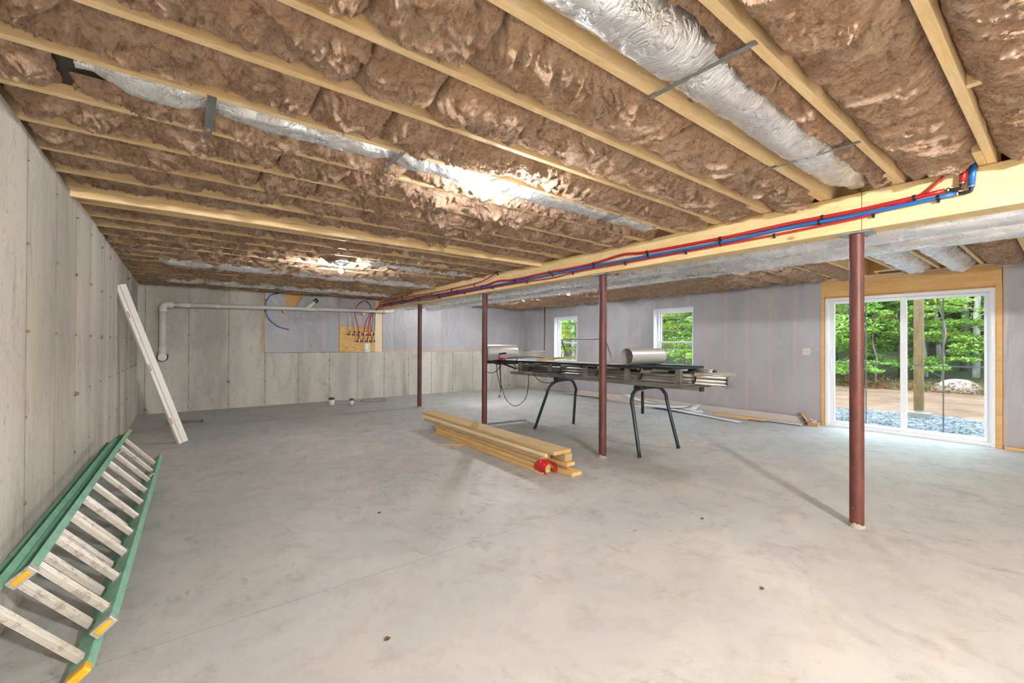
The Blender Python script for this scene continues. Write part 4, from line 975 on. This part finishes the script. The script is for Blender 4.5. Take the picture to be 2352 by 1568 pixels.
# jaw extrusions
for (x, z, r, y0, y1) in ((.02,.975,.026,-.84,3.0),(.05,.93,.028,-.86,3.0),(.03,.895,.018,-.85,3.0)):
    b = MB().tube([(x,y0,z+pz_(y0)),(x,y1,z+pz_(y1))], r, 14); b.build('jaw_extrusion', m_balu, bk, True)
bar('jaw_plate', .03,.16,-.84,3.0,.952,.964, m_balu); bar('bending_leaf', .09,.12,-.84,3.0,.875,.945, m_balu)
bar('leaf_lip', .0,.09,-.87,-.855,.868,.975, m_steel); bar('leaf_end', -.05,.0,-.87,-.855,.86,.90, m_steel)
bar('top_jaw', .12,.26,-.80,2.9,.985,1.0, m_blk)
b = MB().tube([(.30,-.20,1.02),(.30,-.53,1.02)], .028, 16); b.build('handle_tube', m_balu, bk, True); MB().tube([(.30,-.525,1.02),(.30,-.55,1.02)], .030, 16).build('tube_cap', m_dk, bk, True)
# black table frame on top
bar('table_edge', -.245,-.205,-.30,3.30,1.050,1.082, m_blk); bar('table_edge', .36,.40,-.30,3.30,1.050,1.082, m_blk)
bar('table_end', -.245,.40,-.34,-.30,1.050,1.082, m_dk); bar('table_end', -.245,.40,3.26,3.30,1.050,1.082, m_blk)
bar('table_mesh', -.205,.36,-.30,.55,1.060,1.068, m_blk); bar('table_top', -.205,.36,.55,3.26,1.072,1.080, m_paper)
bar('table_crossbar', -.205,.36,.52,.58,1.066,1.083, m_balu)
for y in (3.34,3.8): bar('end_plate', -.30,.38,y,y+.03,.99,1.075, m_blk)
bar('end_arm', -.28,-.24,3.0,3.82,1.005,1.04, m_blk); bar('end_arm', .30,.34,3.0,3.82,1.005,1.04, m_blk)
b = MB().obox((-.19,3.12,.955),(0.1,-.30,-.085),(1,0,0),(0,.3,1),.20,.016,.012); b.build('brace_arm', m_blk, bk)
# red winch handle
b = MB().obox((-.27,3.18,1.075),(1,0,0),(0,1,0),(0,0,1),.03,.06,.025); b.tube([(-.27,3.3,1.09),(-.27,3.24,1.17)], .008, 8); b.build('winch_body', m_red, bk)
MB().tube([(-.27,3.27,1.165),(-.24,3.10,1.178)], .015, 12).build('winch_handle', m_blackr, bk, True)
for y0 in (.28,1.62): 
    b = MB().obox((.12,y0,1.025),(0,1,0),(1,0,0),(0,0,1),.06,.02,.012); b.build('red_latch', m_red, bk)
b = MB().obox((.10,2.62,.945),(0,1,.25),(1,0,0),(0,0,1),.07,.012,.010); b.build('red_latch', m_red, bk)
# pull loop and lift handles
lp = smoothp([(.40,1.22,1.09),(.44,1.12,1.25),(.47,1.25,1.40),(.47,1.36,1.428),(.47,1.5,1.43)],5)
lp = [(.38,1.12,1.085),(.44,1.33,1.40),(.445,1.36,1.42),(.445,1.40,1.43),(.445,2.30,1.43),(.445,2.34,1.425),(.445,2.36,1.405),(.44,2.35,1.38),(.38,2.12,1.085)]
MB().tube(smoothp(lp,4), .013, 10).build('pull_loop', m_steel, bk, True)
for y in (1.40,.60):
    MB().tube([(.42,y,.83),(.42,y,.66)], .013, 10).build('lift_bar', m_galv, bk, True); MB().tube([(.42,y,.68),(.42,y,.37)], .021, 12).build('lift_grip', m_blackr, bk, True)
# curved stands: fitted in world axes
def stand(feet, top, yo):
    pts = [feet[0], feet[0].lerp(top[0],.80), top[0], top[1], top[2], top[3], top[3].lerp(feet[1],.20), feet[1]]
    P = smoothp(pts, 6); Mi = bk_mat.inverted(); P = [Mi@p for p in P]
    s = MB().tube(P, .0225, 14).build('stand', m_dk, bk, True)
    MB().tube([Mi@(feet[0]+Vector((0,0,-.002))), Mi@(feet[0].lerp(top[0],.03))], .0245, 12).build('foot_cap', m_blackr, s, True)
    MB().tube([Mi@(feet[1]+Vector((0,0,-.002))), Mi@(feet[1].lerp(top[3],.03))], .0245, 12).build('foot_cap', m_blackr, s, True)
    m1, m2 = Mi@(top[1].lerp(top[2],.1)), Mi@(top[1].lerp(top[2],.75))
    for q in (m1, m2): bx(q.x-.04,q.x+.04,q.y-.05,q.y+.05,q.z+.0,.825).build('stand_bracket', m_blk, s)
bk_mat = Matrix.Translation((4.73,3.14,0)) @ Matrix.Rotation(-math.atan(.052),4,'Z')
stand([V3(4.335,3.15,.003),V3(5.13,3.13,.003)], [V3(4.42,3.33,.66),V3(4.55,3.35,.775),V3(4.98,3.35,.785),V3(5.10,3.31,.70)], 0)
stand([V3(4.445,5.20,.003),V3(5.27,5.16,.003)], [V3(4.56,5.0,.655),V3(4.70,4.98,.755),V3(5.02,4.98,.765),V3(5.18,5.02,.62)], 0)
# cables hanging at the far end
cb = thing('hanging_cable', 'black cables looping down from the far end of the metal brake', 'cable', (4.73,3.14,0), -math.atan(.052))
MB().tube(smoothp([(-.30,3.2,1.06),(-.33,3.6,1.0),(-.33,3.75,.88),(-.32,3.5,.80),(-.30,3.3,.86),(-.30,3.15,1.0)],6), .007, 6).build('cable', m_blackr, cb, True)
MB().tube(smoothp([(-.28,3.25,1.0),(-.30,3.2,.80),(-.30,3.16,.60),(-.30,3.0,.36),(-.28,2.75,.27),(-.26,2.5,.40),(-.25,2.42,.60),(-.25,2.40,.83)],6), .006, 6).build('cable', m_blackr, cb, True)
MB().tube(smoothp([(-.28,3.22,1.03),(-.29,3.20,.8),(-.29,3.18,.58),(-.30,3.19,.46)],6), .008, 6).build('cable', m_blackr, cb, True)
MB().tube(smoothp([(-.30,3.3,1.02),(-.28,3.35,.85),(-.29,3.24,.66),(-.29,3.20,.55)],6), .007, 6).build('cable', m_blackr, cb, True)
MB().tube(smoothp([(-.26,2.7,1.09),(-.28,2.78,1.0),(-.27,2.65,.92),(-.25,2.3,.885),(-.2,1.9,.90),(-.18,1.6,.875)],6), .007, 6).build('cable', m_blackr, cb, True)
MB().tube(smoothp([(-.23,2.32,.93),(-.26,2.15,.78),(-.26,1.9,.735),(-.24,1.65,.80),(-.15,1.6,.86)],6), .0055, 6).build('cable', m_blackr, cb, True)
MB().tube(smoothp([(-.22,3.1,1.085),(-.1,2.9,1.11),(.0,2.6,1.12),(.1,2.4,1.10),(.15,2.2,1.09)],6), .007, 6).build('cable', m_blackr, cb, True)
pk = thing('padlock', 'small grey padlock dangling from the cables under the metal brake', 'padlock', (4.58,6.32,.405))
bx(-.025,.025,-.02,.02,-.03,.025).build('lock_body', m_galv, pk, bevel=.004); MB().tube(smoothp([(-.015,0,.02),(-.015,0,.045),(0,0,.06),(.015,0,.045),(.015,0,.02)],4), .004, 6).build('shackle', m_steel, pk, True)
# coils of trim sheet: rolled shells with their own thickness
def coil(label, c, axis, r, L, m):
    a = Vector(axis).normalized(); up_ = Vector((0,0,1)); s_ = a.cross(up_).normalized(); b = MB(); n = 44; turns = 1.12
    N = int(n*turns)
    for i in range(N+1):
        an = 2*math.pi*i/n + 2.2; rr = r - .0035*i/n
        for (r_, e) in ((rr,0),(rr,L),(rr-.0018,L),(rr-.0018,0)): b.v.append(Vector(c)+a*e+(s_*math.cos(an)+up_*math.sin(an))*r_)
    for i in range(N):
        for q in range(4): b.f.append((i*4+q, i*4+(q+1)%4, (i+1)*4+(q+1)%4, (i+1)*4+q))
    b.f += [(0,1,2,3),(N*4+3,N*4+2,N*4+1,N*4)]
    o = b.build('metal_coil', m, None, True); o.modifiers.new('e','EDGE_SPLIT').split_angle = .9
    return tag(o, label, 'metal coil', 'rolled trim sheets on the brake')
coil('grey rolled trim sheet lying across the near end of the metal brake', (4.50,3.47,1.083+.108), (1,-.12,0), .108, .62, m_coil)
coil('grey rolled trim sheet at the far end of the brake, behind a column', (4.60,6.86,1.02+.155), (1,-.15,0), .155, .66, m_coil)
tag(MB().obox((4.98,5.30,1.105),(.55,-1,0.10),(1,.55,0),(0,0,1),.32,.045,.020).build('wood_scrap', m_lum_dark, bevel=.003), 'brown wood offcut lying tilted on top of the metal brake', 'wood scrap')

# ------------------------------------------------------------ things along the window wall
def plank(label, x0, x1, y0, y1, z0, z1, m, sk=0, tilt=0):
    b = bx(x0,x1,y0,y1,z0,z1); b.v = [(x+sk*(y-y0), y, z+tilt*(x-x0)) for x,y,z in b.v]
    return tag(b.build('trim_plank', m, bevel=.002), label, 'trim plank', 'long trim planks along the window wall')
zz = .004
for k in range(5):
    plank('long pale trim plank along the window wall, %s from the floor in the tidy stack' % ['lowest','second','third','fourth','topmost'][k], 8.36+.012*k, 8.545, 2.82+.02*k, 8.15-.15*(k%2), zz, zz+.022, m_siding); zz += .024
plank('thin pale plank on the floor in front of the tidy plank stack', 8.17,8.33,2.78,7.2,.012,.026, m_siding, .01)
plank('short pale plank poking out beside the white sheet scraps', 8.02,8.15,3.55,6.9,.004,.016, m_siding, .03)
plank('loose far plank end beside the planks, near the back window', 8.20,8.33,6.2,8.35,.028,.042, m_siding, .0)
tag(bx(8.06,8.13,3.30,4.15,.018,.055).build('wood_strip', m_lum, bevel=.002), 'golden wood strip lying among the pale trim planks', 'wood strip')
def scrap(label, pts, curl, m=m_paper):
    pts = [Vector(p) for p in pts]; a, b_, c, d_ = pts; n = 12; mb = MB()
    for i in range(n+1):
        u = i/n
        for v_ in (0,1):
            p = (a.lerp(b_,u) if v_ == 0 else d_.lerp(c,u)); p = p + Vector((0,0,curl*(u-.5)**2*4)); mb.v.append(p)
    for i in range(n): mb.f.append((2*i,2*i+2,2*i+3,2*i+1))
    return tag(mb.build('sheet_scrap', m, None, True, solid=.0015), label, 'metal scrap', 'white sheet scraps by the planks')
scrap('long white sheet strip running diagonally out from the scrap heap', [(7.95,5.75,.05),(7.62,3.55,.01),(7.70,3.50,.02),(8.12,5.6,.06)], .0)
scrap('white strip curling up at the left of the scrap heap', [(8.10,6.35,.17),(8.05,5.5,.05),(8.17,5.45,.05),(8.20,6.25,.17)], .03)
scrap('wide white sheet piece in the middle of the scrap heap', [(7.80,5.75,.02),(7.95,4.75,.07),(8.22,4.72,.10),(8.25,5.7,.05)], .02)
scrap('white pointed sheet piece rising at the right of the scrap heap', [(8.15,5.0,.05),(8.28,4.55,.16),(8.12,4.60,.03),(8.0,5.1,.03)], .0)
scrap('small white square offcut on the right edge of the scrap heap', [(8.10,4.72,.03),(8.22,4.48,.07),(8.10,4.42,.02),(8.0,4.66,.02)], .0)
scrap('flat white sheet tip at the left foot of the scrap heap', [(7.72,5.72,.006),(7.95,5.2,.02),(8.05,5.3,.02),(7.84,5.85,.02)], .0)
bxo = thing('cardboard_box', 'small open cardboard box on the floor beside the sliding door', 'box', (8.42,2.66,0), .12)
b = MB(); b.box(-.09,.09,-.07,.07,.002,.006); b.box(-.09,-.087,-.07,.07,.006,.06); b.box(.087,.09,-.07,.07,.006,.06); b.box(-.087,.087,-.07,-.067,.006,.06); b.box(-.087,.087,.067,.07,.006,.06); b.build('box_body', m_card, bxo)
MB().obox((0,.12,.125),(1,0,0),(0,.55,.83),(0,.83,-.55),.085,.075,.002).build('box_lid', m_card, bxo); MB().obox((.0,.165,.20),(1,0,0),(0,1,.1),(0,0,1),.07,.02,.0015).build('lid_flap', m_card, bxo)
b = MB(); R = random.Random(3)
for i in range(26):
    c_ = Vector((R.uniform(-.07,.07),R.uniform(-.05,.05),.05+R.uniform(0,.035))); b.add([c_+Vector((R.gauss(0,.022),R.gauss(0,.022),R.gauss(0,.018))) for _ in range(3)], [(0,1,2)])
tag(b.build('plastic_bag', simple('clear_bag','DADDE2',.2)), 'crumpled clear plastic bag inside the small cardboard box', 'plastic bag').location = (8.42,2.66,0)
sw = thing('outlet_box', 'pale double outlet plate under the plastic near the sliding door', 'outlet', (8.555,2.81,1.235)); bx(-.012,0.03,-.06,.06,-.06,.06).build('plate', m_siding, sw, bevel=.004)
for y in (-.025,.025): bx(-.0135,-.012,y-.008,y+.008,-.02,.02).build('socket', simple('socket_grey','A9A4A2'), sw)
R = random.Random(22)
for i, (x,y) in enumerate(((1.25,3.35),(5.5,5.6),(3.2,1.75),(6.9,4.6),(2.55,1.05),(.75,1.9))):
    s = .018; b = MB(); b.add([(x-s,y,.002),(x,y-s*.6,.004),(x+s,y,.003),(x+.1*s,y+s*.7,.010)], [(0,1,2,3)])
    tag(b.build('debris_chip', m_leafr), ['tiny brown debris chip on the floor between ladder and lumber','tiny brown chip on the floor under the metal brake','tiny dark chip on the floor left of the nearest column','tiny chip on the floor between brake and sliding door','tiny chip on the open floor in the right foreground','tiny brown chip on the open floor in the left foreground'][i], 'debris')
